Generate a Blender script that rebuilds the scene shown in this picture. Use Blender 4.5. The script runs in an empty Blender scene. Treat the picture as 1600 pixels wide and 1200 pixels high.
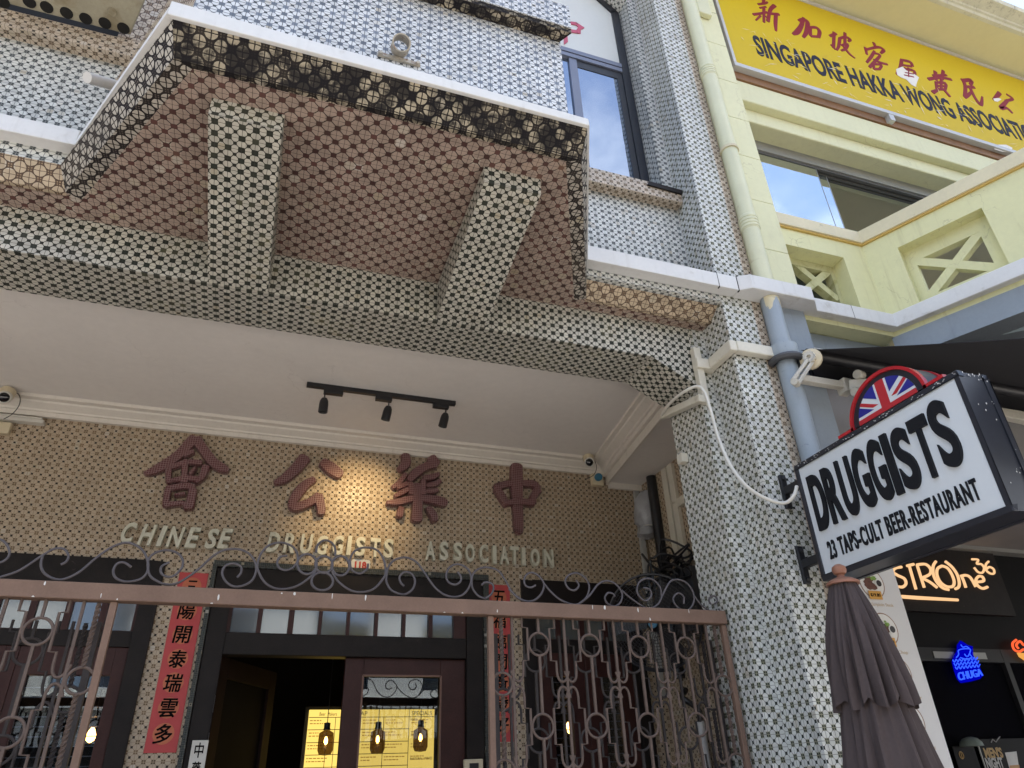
import bpy, bmesh, math, random
from mathutils import Vector, Matrix
random.seed(11)
scene = bpy.context.scene
COL = scene.collection
V3 = Vector

# ------------------------------------------------------------------ camera
FPX = 1097.0
_u = V3((-75, -1900, FPX)).normalized()
_x = V3((3500, 495, FPX)); _x = (_x - _u * _x.dot(_u)).normalized()
_y = _u.cross(_x)
EYE = V3((0, 0, 1.6))
cam = bpy.data.cameras.new('camera')
cam.sensor_width = 36.0; cam.lens = FPX / 1600 * 36; cam.clip_start = 0.05; cam.clip_end = 400
camo = bpy.data.objects.new('camera', cam); COL.objects.link(camo)
rot = Matrix(((_x.x, -_x.y, -_x.z), (_y.x, -_y.y, -_y.z), (_u.x, -_u.y, -_u.z)))
camo.matrix_world = Matrix.Translation(EYE) @ rot.to_4x4()
scene.camera = camo

# ------------------------------------------------------------------ sky, sun, exposure
SUN_EL, SUN_ROT = math.radians(77), math.radians(12)
world = bpy.data.worlds.new('World'); scene.world = world; world.use_nodes = True
wn = world.node_tree
bg = next(n for n in wn.nodes if n.type == 'BACKGROUND')
sky = wn.nodes.new('ShaderNodeTexSky'); sky.sky_type = 'NISHITA'; sky.sun_disc = False
sky.sun_elevation = SUN_EL; sky.sun_rotation = SUN_ROT; sky.air_density = 1.0; sky.dust_density = 1.5
tc = wn.nodes.new('ShaderNodeTexCoord')
cl = wn.nodes.new('ShaderNodeTexNoise'); cl.inputs['Scale'].default_value = 1.7; cl.inputs['Detail'].default_value = 7
cl.inputs['Roughness'].default_value = 0.55; cl.inputs['Distortion'].default_value = 0.4
wn.links.new(tc.outputs['Generated'], cl.inputs['Vector'])
cr = wn.nodes.new('ShaderNodeMapRange'); cr.interpolation_type = 'SMOOTHSTEP'
cr.inputs[1].default_value = 0.44; cr.inputs[2].default_value = 0.70
wn.links.new(cl.outputs['Fac'], cr.inputs[0])
cm = wn.nodes.new('ShaderNodeMix'); cm.data_type = 'RGBA'
wn.links.new(cr.outputs[0], cm.inputs[0]); wn.links.new(sky.outputs[0], cm.inputs[6])
cm.inputs[7].default_value = (6.6, 6.9, 7.4, 1)
wn.links.new(cm.outputs[2], bg.inputs['Color'])
bg.inputs['Strength'].default_value = 0.15
sl = bpy.data.lights.new('sun', 'SUN'); sl.energy = 5.0; sl.angle = math.radians(0.5); sl.color = (1.0, 0.95, 0.87)
so = bpy.data.objects.new('sun', sl); COL.objects.link(so)
sd = V3((math.sin(SUN_ROT) * math.cos(SUN_EL), math.cos(SUN_ROT) * math.cos(SUN_EL), math.sin(SUN_EL)))
so.rotation_mode = 'QUATERNION'; so.rotation_quaternion = sd.to_track_quat('Z', 'Y'); so.location = (0, 20, 30)
scene.view_settings.view_transform = 'Standard'; scene.view_settings.look = 'None'
scene.view_settings.exposure = 1.55; scene.view_settings.gamma = 1.0
scene.cycles.max_bounces = 8; scene.cycles.diffuse_bounces = 5; scene.cycles.glossy_bounces = 4
scene.cycles.transparent_max_bounces = 8; scene.cycles.caustics_reflective = False; scene.cycles.caustics_refractive = False

# ------------------------------------------------------------------ measuring: a ray of the photograph meets a real plane
def ray(px, py):
    d = V3((px - 800, py - 600, FPX)); return V3((d.dot(_x), d.dot(_y), d.dot(_u)))
def PY(px, py, Y): r = ray(px, py); return EYE + r * (Y / r.y)
def PZ(px, py, Z): r = ray(px, py); return EYE + r * ((Z - 1.6) / r.z)
def PX(px, py, X): r = ray(px, py); return EYE + r * (X / r.x)
def PP(px, py, p0, n): r = ray(px, py); return EYE + r * ((p0 - EYE).dot(n) / r.dot(n))

# ------------------------------------------------------------------ node helpers
class NT:
    def __init__(s, name):
        s.m = bpy.data.materials.new(name); s.m.use_nodes = True
        s.t = s.m.node_tree; s.t.nodes.clear()
        s.out = s.t.nodes.new('ShaderNodeOutputMaterial')
    def n(s, k, **kw):
        o = s.t.nodes.new(k)
        for a, b in kw.items(): setattr(o, a, b)
        return o
    def set(s, sock, v):
        if isinstance(v, bpy.types.NodeSocket): s.t.links.new(v, sock)
        elif v is not None:
            if hasattr(sock.default_value, '__len__') and not hasattr(v, '__len__'): v = (v, v, v, 1)[:len(sock.default_value)]
            if hasattr(sock.default_value, '__len__') and len(v) < len(sock.default_value): v = tuple(v) + (1,)
            sock.default_value = v
    def m_(s, op, a, b=None, c=None):
        o = s.n('ShaderNodeMath', operation=op)
        s.set(o.inputs[0], a); s.set(o.inputs[1], b); s.set(o.inputs[2], c); return o.outputs[0]
    def mx(s, *a):
        r = a[0]
        for k in a[1:]: r = s.m_('MAXIMUM', r, k)
        return r
    def mn(s, a, b): return s.m_('MINIMUM', a, b)
    def sub(s, a, b): return s.m_('SUBTRACT', a, b)
    def lt(s, a, b=0.0): return s.m_('LESS_THAN', a, b)
    def mix(s, f, a, b, blend='MIX'):
        o = s.n('ShaderNodeMix', data_type='RGBA', blend_type=blend)
        s.set(o.inputs[0], f); s.set(o.inputs[6], a); s.set(o.inputs[7], b); return o.outputs[2]
    def noise(s, vec, scale, detail=4, rough=0.55, dist=0.0):
        o = s.n('ShaderNodeTexNoise'); s.set(o.inputs['Scale'], scale); s.set(o.inputs['Detail'], detail)
        s.set(o.inputs['Roughness'], rough); s.set(o.inputs['Distortion'], dist)
        if vec is not None: s.t.links.new(vec, o.inputs['Vector'])
        return o.outputs['Fac']
    def mr(s, v, a, b, c=0.0, d=1.0, smooth=True):
        o = s.n('ShaderNodeMapRange'); o.interpolation_type = 'SMOOTHSTEP' if smooth else 'LINEAR'
        s.set(o.inputs[0], v); 
        for i, k in enumerate((a, b, c, d)): o.inputs[i + 1].default_value = k
        return o.outputs[0]
    def bsdf(s, col, rough=0.6, metal=0.0, bump=None, bstr=0.3, bdist=0.003, spec=0.5, **kw):
        p = s.n('ShaderNodeBsdfPrincipled')
        s.set(p.inputs['Base Color'], col); s.set(p.inputs['Roughness'], rough); s.set(p.inputs['Metallic'], metal)
        s.set(p.inputs['Specular IOR Level'], spec)
        for k, v in kw.items(): s.set(p.inputs[k.replace('_', ' ')], v)
        if bump is not None:
            b = s.n('ShaderNodeBump'); s.set(b.inputs['Height'], bump); b.inputs['Strength'].default_value = bstr
            b.inputs['Distance'].default_value = bdist; s.t.links.new(b.outputs[0], p.inputs['Normal'])
        s.t.links.new(p.outputs[0], s.out.inputs[0]); return p

def uvn(t):
    return t.n('ShaderNodeUVMap').outputs[0]
def objc(t): return t.n('ShaderNodeTexCoord').outputs['Object']

def mat_tile(name, P, kind, tile, sq, small, grout, blockgrout=None, rough=0.3, var=0.26, stain=None, sub=False, dirt=0.12, edge_dirt=None, line=0.018, cut=0.470, blk=0.212, spec=0.5, ta=0.262, tb=0.365, sm=0.115, rnd=0.0, sqh=0.158):
    """small glazed mosaic sheets: oval tiles split in halves round dark blocks ('pebble') or quartered octagons and squares ('octagon')"""
    t = NT(name); uv = uvn(t)
    w = t.noise(uv, 30, 2)
    sp = t.n('ShaderNodeSeparateXYZ'); t.t.links.new(uv, sp.inputs[0])
    u = t.m_('MULTIPLY', sp.outputs[0], 1 / P); v = t.m_('MULTIPLY', sp.outputs[1], 1 / P)
    u = t.m_('ADD', u, t.m_('MULTIPLY_ADD', w, 0.10, -0.05)); v = t.m_('ADD', v, t.m_('MULTIPLY_ADD', w, 0.10, -0.05))
    fx = t.m_('PINGPONG', u, 0.5); fy = t.m_('PINGPONG', v, 0.5); gx = t.sub(0.5, fx); gy = t.sub(0.5, fy)
    if kind == 'pebble':
        def oc(a, b): return t.mx(t.sub(a, ta), t.sub(b, tb), t.m_('MULTIPLY', t.sub(t.m_('ADD', a, b), cut), 0.75))
        T = t.mn(t.mx(oc(gx, fy), t.sub(line, fy)), t.mx(oc(gy, fx), t.sub(line, fx)))
        S3 = t.mx(t.sub(fx, blk), t.sub(fy, blk), t.sub(0.024, fx), t.sub(0.024, fy))
        S4 = t.mx(t.sub(gx, sm), t.sub(gy, sm)); BA = t.mx(t.sub(fx, 0.235), t.sub(fy, 0.235))
    else:
        def oc(a, b):
          if rnd: return t.mx(t.sub(t.m_('SQRT', t.m_('ADD', t.m_('MULTIPLY', a, a), t.m_('MULTIPLY', b, b))), rnd), t.sub(line, a), t.sub(line, b))
          return t.mx(t.sub(a, 0.33), t.sub(b, 0.33), t.m_('MULTIPLY', t.sub(t.m_('ADD', a, b), cut), 0.75), t.sub(line, a), t.sub(line, b))
        T = t.mn(oc(fx, fy), oc(gx, gy))
        def s2(a, b):
            k = (t.sub(a, sqh), t.sub(b, sqh))
            if sub: k += (t.sub(0.03, a), t.sub(0.03, b))
            return t.mx(*k)
        S3 = t.mn(s2(gx, fy), s2(fx, gy)); S4 = None; BA = None
    cell = t.n('ShaderNodeCombineXYZ')
    t.t.links.new(t.m_('ROUND', t.m_('MULTIPLY', u, 2)), cell.inputs[0]); t.t.links.new(t.m_('ROUND', t.m_('MULTIPLY', v, 2)), cell.inputs[1])
    wh = t.n('ShaderNodeTexWhiteNoise', noise_dimensions='2D'); t.t.links.new(cell.outputs[0], wh.inputs['Vector'])
    tv = t.mr(wh.outputs['Value'], 0, 1, 1 - var, 1.0, False)
    tilec = t.mix(1.0, tile, tv, 'MULTIPLY')
    wh2 = t.n('ShaderNodeTexWhiteNoise', noise_dimensions='3D'); t.t.links.new(t.n('ShaderNodeVectorMath', operation='ADD').outputs[0], wh2.inputs['Vector']); va = wh2.inputs['Vector'].links[0].from_node; t.t.links.new(cell.outputs[0], va.inputs[0]); va.inputs[1].default_value = (7.3, 2.1, 5.5)
    odd = t.m_('GREATER_THAN', wh2.outputs['Value'], 0.955)
    tilec = t.mix(t.m_('MULTIPLY', odd, 0.55), tilec, t.mix(wh.outputs['Value'], (0.42, 0.35, 0.22), (0.62, 0.60, 0.55)))
    sqc = t.mix(1.0, sq, t.mr(wh.outputs['Value'], 0, 1, 0.55, 1.3, False), 'MULTIPLY')
    col = t.mix(0.0, grout, grout)
    if BA is not None and blockgrout: col = t.mix(t.lt(BA), col, blockgrout)
    col = t.mix(t.lt(S3), col, sqc)
    if S4 is not None: col = t.mix(t.lt(S4), col, small)
    tm = t.lt(T)
    col = t.mix(tm, col, tilec)
    big = t.noise(uv, 1.7, 5, 0.6); fine = t.noise(uv, 60, 3, 0.6)
    lum = t.mr(t.noise(uv, 0.9, 4, 0.6), 0.25, 0.75, 0.86, 1.08, False); col = t.mix(1.0, col, lum, 'MULTIPLY')
    d = t.m_('MULTIPLY', t.mr(big, 0.35, 0.75), dirt); d = t.m_('ADD', d, t.m_('MULTIPLY', t.mr(fine, 0.55, 0.8), dirt * 0.8))
    col = t.mix(d, col, (0.16, 0.13, 0.09), 'MIX')
    if edge_dirt:
        amt, scale, lo, hi, ec = edge_dirt
        e = t.mr(t.m_('MULTIPLY_ADD', t.m_('SUBTRACT', wh.outputs['Value'], 0.5), 0.16, t.noise(uv, scale, 6, 0.66, 0.3)), lo, hi); e = t.m_('MULTIPLY', e, amt)
        col = t.mix(e, col, ec)
    r = t.mr(tm, 0, 1, 0.75, rough, False)
    h = t.mr(T, -0.06, 0.0, 1.0, 0.0)
    t.bsdf(col, r, bump=h, bstr=0.35, bdist=0.0025, spec=spec)
    return t.m

def mat(name, col, rough=0.6, metal=0.0, var=0.10, scale=6.0, bump=0.0, spots=None, spec=0.5, coord='o', streak=None, cracks=None, **kw):
    t = NT(name); c = objc(t) if coord == 'o' else uvn(t)
    b = t.noise(c, scale, 6, 0.6); f = t.noise(c, scale * 14, 3, 0.6)
    k = t.mr(b, 0.25, 0.75, 1 - var, 1 + var, False); k2 = t.mr(f, 0.25, 0.75, 1 - var * 0.6, 1 + var * 0.6, False)
    cc = t.mix(1.0, t.mix(1.0, col, k, 'MULTIPLY'), k2, 'MULTIPLY')
    if spots:
        sc, lo, hi, scol = spots
        cc = t.mix(t.mr(t.noise(c, sc, 5, 0.6, 0.6), lo, hi), cc, scol)
    if streak:      # vertical rain streaks
        amt, scol = streak
        mp = t.n('ShaderNodeMapping'); mp.inputs['Scale'].default_value = (14, 14, 0.9); t.t.links.new(c, mp.inputs[0])
        cc = t.mix(t.m_('MULTIPLY', t.mr(t.noise(mp.outputs[0], 1.6, 5, 0.65), 0.52, 0.8), amt), cc, scol)
    if cracks:      # hairline cracks and filled joints
        amt, csc, ccol = cracks
        vo = t.n('ShaderNodeTexVoronoi', feature='DISTANCE_TO_EDGE'); vo.inputs['Scale'].default_value = csc
        wv = t.n('ShaderNodeVectorMath', operation='ADD'); t.t.links.new(c, wv.inputs[0])
        nv_ = t.n('ShaderNodeTexNoise'); nv_.inputs['Scale'].default_value = 2.5; nv_.inputs['Detail'].default_value = 6; t.t.links.new(c, nv_.inputs['Vector'])
        t.t.links.new(nv_.outputs['Color'], wv.inputs[1]); t.t.links.new(wv.outputs[0], vo.inputs['Vector'])
        ck = t.m_('MULTIPLY', t.lt(vo.outputs['Distance'], 0.0045), t.mr(b, 0.45, 0.6))
        cc = t.mix(t.m_('MULTIPLY', ck, amt), cc, ccol)
    t.bsdf(cc, rough, metal, bump=(f if bump else None), bstr=bump, bdist=0.004, spec=spec, **kw)
    return t.m

def mat_glow(name, col, strength):
    t = NT(name); e = t.n('ShaderNodeEmission'); t.set(e.inputs[0], col); e.inputs[1].default_value = strength
    t.t.links.new(e.outputs[0], t.out.inputs[0]); return t.m

def mat_glass(name, tint=(0.02, 0.025, 0.03), refl=0.3, rough=0.01, see=0.0, glow_tint=(0.9, 0.95, 1.0), ior=1.5):
    t = NT(name)
    d = t.n('ShaderNodeBsdfPrincipled'); t.set(d.inputs['Base Color'], tint); d.inputs['Roughness'].default_value = 0.25; d.inputs['Specular IOR Level'].default_value = 0.0
    g = t.n('ShaderNodeBsdfGlossy'); t.set(g.inputs[0], glow_tint); g.inputs['Roughness'].default_value = rough
    b = t.n('ShaderNodeBump'); b.inputs['Strength'].default_value = 0.04; b.inputs['Distance'].default_value = 0.02
    t.t.links.new(t.noise(objc(t), 2.2, 2), b.inputs['Height']); t.t.links.new(b.outputs[0], g.inputs['Normal'])
    base = d.outputs[0]
    if see:
        tr = t.n('ShaderNodeBsdfTransparent'); t.set(tr.inputs[0], (0.9, 0.92, 0.92)); mm = t.n('ShaderNodeMixShader'); mm.inputs[0].default_value = see
        t.t.links.new(base, mm.inputs[1]); t.t.links.new(tr.outputs[0], mm.inputs[2]); base = mm.outputs[0]
    fr = t.n('ShaderNodeFresnel'); fr.inputs[0].default_value = ior
    m = t.n('ShaderNodeMixShader'); t.t.links.new(t.m_('ADD', fr.outputs[0], refl - 0.04), m.inputs[0])
    t.t.links.new(base, m.inputs[1]); t.t.links.new(g.outputs[0], m.inputs[2]); t.t.links.new(m.outputs[0], t.out.inputs[0])
    return t.m

# ------------------------------------------------------------------ mesh helpers
class MB:
    def __init__(s): s.v = []; s.f = []
    def poly(s, pts):
        i = len(s.v); s.v += [V3(p) for p in pts]; s.f.append(list(range(i, i + len(pts)))); return s
    def raw(s, vs, fs):
        i = len(s.v); s.v += [V3(p) for p in vs]; s.f += [[k + i for k in f] for f in fs]; return s
    def hexa(s, a, b):          # two matching loops joined
        n = len(a); vs = list(a) + list(b)
        fs = [list(range(n))[::-1], list(range(n, 2 * n))] + [[k, (k + 1) % n, n + (k + 1) % n, n + k] for k in range(n)]
        return s.raw(vs, fs)
    def prism(s, pts, d): pts = [V3(p) for p in pts]; d = V3(d); return s.hexa(pts, [p + d for p in pts])
    def box(s, x0, x1, y0, y1, z0, z1):
        return s.prism([(x0, y0, z0), (x1, y0, z0), (x1, y1, z0), (x0, y1, z0)], (0, 0, z1 - z0))
    def bar(s, a, b, w, h, up=(0, 0, 1)):
        a = V3(a); b = V3(b); d = (b - a).normalized(); up = V3(up)
        if abs(d.dot(up)) > 0.98: up = V3((0, 1, 0))
        r = d.cross(up).normalized() * (w / 2); q = r.cross(d).normalized() * (h / 2)
        return s.prism([a - r - q, a + r - q, a + r + q, a - r + q], b - a)
    def tube(s, pts, r, n=8, closed=False, cap=True):
        pts = [V3(p) for p in pts]; N = len(pts); rs = r if hasattr(r, '__len__') else [r] * N
        i0 = len(s.v); prev = None
        for k in range(N):
            if closed: t = pts[(k + 1) % N] - pts[k - 1]
            else: t = pts[min(k + 1, N - 1)] - pts[max(k - 1, 0)]
            t.normalize()
            if prev is None:
                a = V3((0, 0, 1)) if abs(t.z) < 0.9 else V3((0, 1, 0)); nn = t.cross(a).normalized()
            else: nn = (prev - t * prev.dot(t)).normalized()
            prev = nn; bb = t.cross(nn)
            for j in range(n):
                an = 2 * math.pi * j / n; s.v.append(pts[k] + (nn * math.cos(an) + bb * math.sin(an)) * rs[k])
        for k in range(N if closed else N - 1):
            for j in range(n):
                a = i0 + k * n + j; b = i0 + k * n + (j + 1) % n; c = i0 + ((k + 1) % N) * n + (j + 1) % n; d = i0 + ((k + 1) % N) * n + j
                s.f.append([a, b, c, d])
        if cap and not closed:
            s.f.append([i0 + j for j in range(n)][::-1]); s.f.append([i0 + (N - 1) * n + j for j in range(n)])
        return s
    def lathe(s, prof, base, axis=(0, 0, 1), n=24, cap=True):
        ax = V3(axis).normalized(); a = V3((1, 0, 0)) if abs(ax.x) < 0.9 else V3((0, 1, 0))
        e1 = ax.cross(a).normalized(); e2 = ax.cross(e1); base = V3(base); i0 = len(s.v)
        for r, h in prof:
            for j in range(n):
                an = 2 * math.pi * j / n; s.v.append(base + ax * h + (e1 * math.cos(an) + e2 * math.sin(an)) * r)
        for k in range(len(prof) - 1):
            for j in range(n):
                s.f.append([i0 + k * n + j, i0 + k * n + (j + 1) % n, i0 + (k + 1) * n + (j + 1) % n, i0 + (k + 1) * n + j])
        if cap:
            s.f.append([i0 + j for j in range(n)][::-1]); s.f.append([i0 + (len(prof) - 1) * n + j for j in range(n)])
        return s
    def sweep(s, prof, x0, x1):     # profile (y,z) pulled along X
        return s.prism([(x0, y, z) for y, z in prof], (x1 - x0, 0, 0))

LOC = {}
def _props(o, label=None, cat=None, group=None, kind=None):
    for k, v in (('label', label), ('category', cat), ('group', group), ('kind', kind)):
        if v: o[k] = v
def obj(name, mb, material, parent=None, label=None, cat=None, group=None, kind=None, bevel=0.0, smooth=False, uvoff=(0, 0), seg=2, at=None):
    bm = bmesh.new()
    vs = [bm.verts.new(p) for p in mb.v]
    for f in mb.f:
        try: bm.faces.new([vs[k] for k in f])
        except ValueError: pass
    bmesh.ops.remove_doubles(bm, verts=bm.verts, dist=2e-5)
    bmesh.ops.recalc_face_normals(bm, faces=bm.faces)
    bm.normal_update()
    uvl = bm.loops.layers.uv.new('UVMap'); Zv = V3((0, 0, 1))
    for f in bm.faces:
        n = f.normal
        if abs(n.z) > 0.93: t = V3((1, 0, 0)); b = V3((0, 1, 0)) 
        else: t = Zv.cross(n).normalized(); b = n.cross(t)
        for l in f.loops: l[uvl].uv = (l.vert.co.dot(t) + uvoff[0], l.vert.co.dot(b) + uvoff[1])
    if parent is not None: base = LOC[parent.name]
    elif at is not None: base = V3(at)
    else:
        xs = [v.co.x for v in bm.verts]; ys = [v.co.y for v in bm.verts]; zs = [v.co.z for v in bm.verts]
        base = V3(((min(xs) + max(xs)) / 2, (min(ys) + max(ys)) / 2, min(zs)))
    for v in bm.verts: v.co -= base
    me = bpy.data.meshes.new(name); bm.to_mesh(me); bm.free()
    me.materials.append(material)
    if smooth:
        me.polygons.foreach_set('use_smooth', [True] * len(me.polygons)); me.set_sharp_from_angle(angle=math.radians(38))
    o = bpy.data.objects.new(name, me); COL.objects.link(o)
    if parent is not None: o.parent = parent
    else: o.location = base
    LOC[o.name] = base
    if bevel:
        m = o.modifiers.new('bevel', 'BEVEL'); m.width = bevel; m.segments = seg; m.limit_method = 'ANGLE'; m.angle_limit = math.radians(40)
    _props(o, label, cat, group, kind)
    return o
def thing(name, loc, label, cat, group=None):
    o = bpy.data.objects.new(name, None); COL.objects.link(o); o.location = loc; o.empty_display_size = 0.2
    LOC[o.name] = V3(loc); _props(o, label, cat, group); return o
def copy_tree(o, parent=None, delta=(0, 0, 0), label=None):
    c = o.copy(); COL.objects.link(c)
    if parent is not None: c.parent = parent
    else: c.location = o.location + V3(delta); c['label'] = label
    LOC[c.name] = LOC[o.name] + V3(delta)
    for ch in list(o.children): copy_tree(ch, c, delta)
    return c

def spline(pts, n=8, closed=False):
    pts = [V3(p) for p in pts]; out = []; N = len(pts)
    for k in range(N if closed else N - 1):
        p0 = pts[(k - 1) % N] if closed or k > 0 else pts[0]; p1 = pts[k]; p2 = pts[(k + 1) % N]
        p3 = pts[(k + 2) % N] if closed or k + 2 < N else pts[-1]
        for j in range(n):
            t = j / n
            out.append(0.5 * ((2 * p1) + (p2 - p0) * t + (2 * p0 - 5 * p1 + 4 * p2 - p3) * t * t + (3 * p1 - p0 - 3 * p2 + p3) * t ** 3))
    if not closed: out.append(pts[-1])
    return out
def arc(c, r, a0, a1, n=16, ry=None):
    ry = ry or r
    return [(c[0] + r * math.cos(math.radians(a0 + (a1 - a0) * k / n)), c[1] + ry * math.sin(math.radians(a0 + (a1 - a0) * k / n))) for k in range(n + 1)]

_tc = {}
def glyphs(s, bold=0.0, res=3, track=1.0):
    """outline of a word in Blender's own font, bounding box scaled to the unit square; depth -0.5..0.5"""
    key = (s, bold, res, track)
    if key in _tc: return _tc[key]
    cu = bpy.data.curves.new('text', 'FONT'); cu.body = s; cu.size = 1; cu.offset = bold; cu.extrude = 0.5; cu.resolution_u = res; cu.space_character = track
    o = bpy.data.objects.new('text', cu); COL.objects.link(o)
    dg = bpy.context.evaluated_depsgraph_get(); dg.update()
    me = bpy.data.meshes.new_from_object(o.evaluated_get(dg))
    vs = [v.co.copy() for v in me.vertices]; fs = [list(p.vertices) for p in me.polygons]
    bpy.data.objects.remove(o); bpy.data.curves.remove(cu); bpy.data.meshes.remove(me)
    x0 = min(v.x for v in vs); x1 = max(v.x for v in vs); y0 = min(v.y for v in vs); y1 = max(v.y for v in vs)
    asp = (x1 - x0) / (y1 - y0)
    vs = [V3(((v.x - x0) / (x1 - x0), (v.y - y0) / (y1 - y0), v.z)) for v in vs]
    _tc[key] = (vs, fs, asp); return _tc[key]
def put_text(mb, s, quad, depth, N, bold=0.0, res=3, slant=0.0, track=1.0):
    """quad: bottom-left, bottom-right, top-right, top-left on the surface; N: outward"""
    vs, fs, asp = glyphs(s, bold, res, track); bl, br, tr, tl = [V3(q) for q in quad]; N = V3(N)
    out = []
    for v in vs:
        x, y = v.x + slant * (v.y - 0.5), v.y
        out.append((bl * (1 - x) * (1 - y) + br * x * (1 - y) + tr * x * y + tl * (1 - x) * y) + N * (depth * (v.z + 0.5)))
    mb.raw(out, fs); return mb
def put_brush(mb, s, quad, depth, N, w):
    """a character with a fuller weight: slightly shifted copies, each a hair prouder than the last"""
    q = [V3(a) for a in quad]; U = (q[1] - q[0]); Vv = (q[3] - q[0]); N = V3(N)
    for k, (a, b) in enumerate(((0, 0), (w, w * .5), (-w, w * .4), (w * .6, -w), (-w * .6, -w * .7))):
        put_text(mb, s, [p + U * a + Vv * b for p in q], depth + 0.00025 * k, N)
    return mb
def rect_quad(c, U, Vv, w, h):
    c = V3(c); U = V3(U); Vv = V3(Vv); a = U * (w / 2); b = Vv * (h / 2)
    return (c - a - b, c + a - b, c + a + b, c - a + b)

# ------------------------------------------------------------------ materials
WT = (0.70, 0.71, 0.67); BK = (0.012, 0.020, 0.015); GR = (0.055, 0.06, 0.055)
M = {}
M['tile_white'] = mat_tile('white_mosaic', 0.0563, 'pebble', (0.72, 0.73, 0.69), (0.022, 0.03, 0.02), BK, (0.085, 0.09, 0.085), (0.27, 0.265, 0.18), 0.22, cut=0.468, blk=0.195)
M['tile_white2'] = mat_tile('white_mosaic_upper', 0.0563, 'pebble', WT, (0.035, 0.045, 0.05), (0.025, 0.03, 0.03), (0.08, 0.09, 0.10), (0.23, 0.24, 0.23), 0.2, dirt=0.05, cut=0.466, blk=0.19)
M['tile_bw'] = mat_tile('black_white_mosaic', 0.0563, 'pebble', (0.58, 0.56, 0.49), (0.020, 0.026, 0.020), (0.014, 0.017, 0.014), (0.016, 0.017, 0.015), (0.030, 0.034, 0.028), 0.30, cut=0.452, blk=0.236, spec=0.3, ta=0.248, tb=0.352, sm=0.135,
    edge_dirt=(0.30, 2.3, 0.54, 0.78, (0.28, 0.25, 0.13, 1)))
M['tile_bay'] = mat_tile('bay_mosaic', 0.0515, 'pebble', (0.74, 0.76, 0.77), (0.17, 0.20, 0.25), (0.05, 0.06, 0.07), (0.030, 0.034, 0.040), (0.10, 0.12, 0.15), 0.18, dirt=0.05, line=0.026, cut=0.462, blk=0.21,
    edge_dirt=(0.55, 2.2, 0.62, 0.80, (0.05, 0.045, 0.05, 1)))
M['tile_tan'] = mat_tile('tan_mosaic', 0.0552, 'pebble', (0.49, 0.395, 0.285), (0.15, 0.10, 0.055), (0.012, 0.01, 0.008), (0.23, 0.17, 0.115), (0.46, 0.36, 0.25), 0.35, var=0.12, dirt=0.10, spec=0.4)
M['tile_beige'] = mat_tile('beige_mosaic', 0.0563, 'pebble', (0.60, 0.51, 0.40), (0.12, 0.085, 0.06), (0.04, 0.03, 0.024), (0.09, 0.066, 0.05), (0.36, 0.28, 0.19), 0.35, dirt=0.22)
M['tile_brown'] = mat_tile('brown_mosaic', 0.0815, 'octagon', (0.405, 0.315, 0.262), (0.085, 0.036, 0.031), None, (0.020, 0.014, 0.013), rough=0.42, line=0.011, cut=0.462, spec=0.35,
    edge_dirt=(0.4, 1.4, 0.59, 0.78, (0.30, 0.20, 0.12, 1)))
M['tile_ochre'] = mat_tile('ochre_mosaic', 0.0835, 'octagon', (0.56, 0.45, 0.315), (0.30, 0.21, 0.13), None, (0.085, 0.052, 0.034), rough=0.4, sub=True, line=0.018, dirt=0.22, rnd=0.322, sqh=0.105)
M['tile_mould'] = mat_tile('mouldy_mosaic', 0.0835, 'octagon', (0.50, 0.44, 0.33), (0.10, 0.085, 0.07), None, (0.010, 0.009, 0.011), rough=0.7, sub=True, line=0.028, dirt=0.3, rnd=0.305, sqh=0.10, spec=0.12,
    edge_dirt=(0.95, 9.0, 0.36, 0.56, (0.011, 0.010, 0.012, 1)))
M['tile_lattice'] = mat_tile('soiled_mosaic', 0.0835, 'octagon', (0.50, 0.46, 0.40), (0.11, 0.09, 0.08), None, (0.012, 0.010, 0.012), rough=0.55, sub=True, line=0.030, dirt=0.25, rnd=0.305, sqh=0.10, spec=0.2,
    edge_dirt=(0.7, 2.2, 0.5, 0.8, (0.03, 0.027, 0.027, 1)))
M['tile_dark'] = mat_tile('dark_trim_mosaic', 0.040, 'pebble', (0.035, 0.042, 0.042), (0.02, 0.022, 0.02), BK, (0.17, 0.17, 0.14), (0.10, 0.10, 0.085), rough=0.4, spec=0.3)
def mat_mosaic_red():
    t = NT('maroon_mosaic'); uv = uvn(t); sp = t.n('ShaderNodeSeparateXYZ'); t.t.links.new(uv, sp.inputs[0])
    w = t.noise(uv, 9, 3)
    fx = t.m_('PINGPONG', t.m_('ADD', t.m_('MULTIPLY', sp.outputs[0], 1 / 0.0165), t.m_('MULTIPLY', w, 0.8)), 0.5)
    fy = t.m_('PINGPONG', t.m_('ADD', t.m_('MULTIPLY', sp.outputs[1], 1 / 0.0165), t.m_('MULTIPLY', w, -0.8)), 0.5)
    gl = t.mx(t.lt(fx, 0.085), t.lt(fy, 0.085))
    c = t.mix(t.noise(uv, 45, 2), (0.068, 0.018, 0.022), (0.140, 0.036, 0.040))
    c = t.mix(gl, c, (0.30, 0.21, 0.20)); t.bsdf(c, 0.32, bump=gl, bstr=-0.3, bdist=0.002); return t.m
M['maroon'] = mat_mosaic_red()
M['band'] = mat('white_render', (0.66, 0.66, 0.65), 0.55, var=0.05, scale=3, spots=(5, 0.58, 0.8, (0.44, 0.42, 0.38, 1)), streak=(0.25, (0.36, 0.34, 0.31, 1)))
M['band_under'] = mat('stained_render', (0.40, 0.37, 0.33), 0.8, var=0.1, scale=5)
M['ceiling'] = mat('ceiling_paint', (0.73, 0.70, 0.665), 0.75, var=0.045, scale=1.2, spots=(1.3, 0.6, 0.85, (0.65, 0.615, 0.575, 1)), cracks=(0.15, 0.8, (0.40, 0.37, 0.34, 1)), streak=(0.06, (0.45, 0.41, 0.37, 1)))
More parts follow.
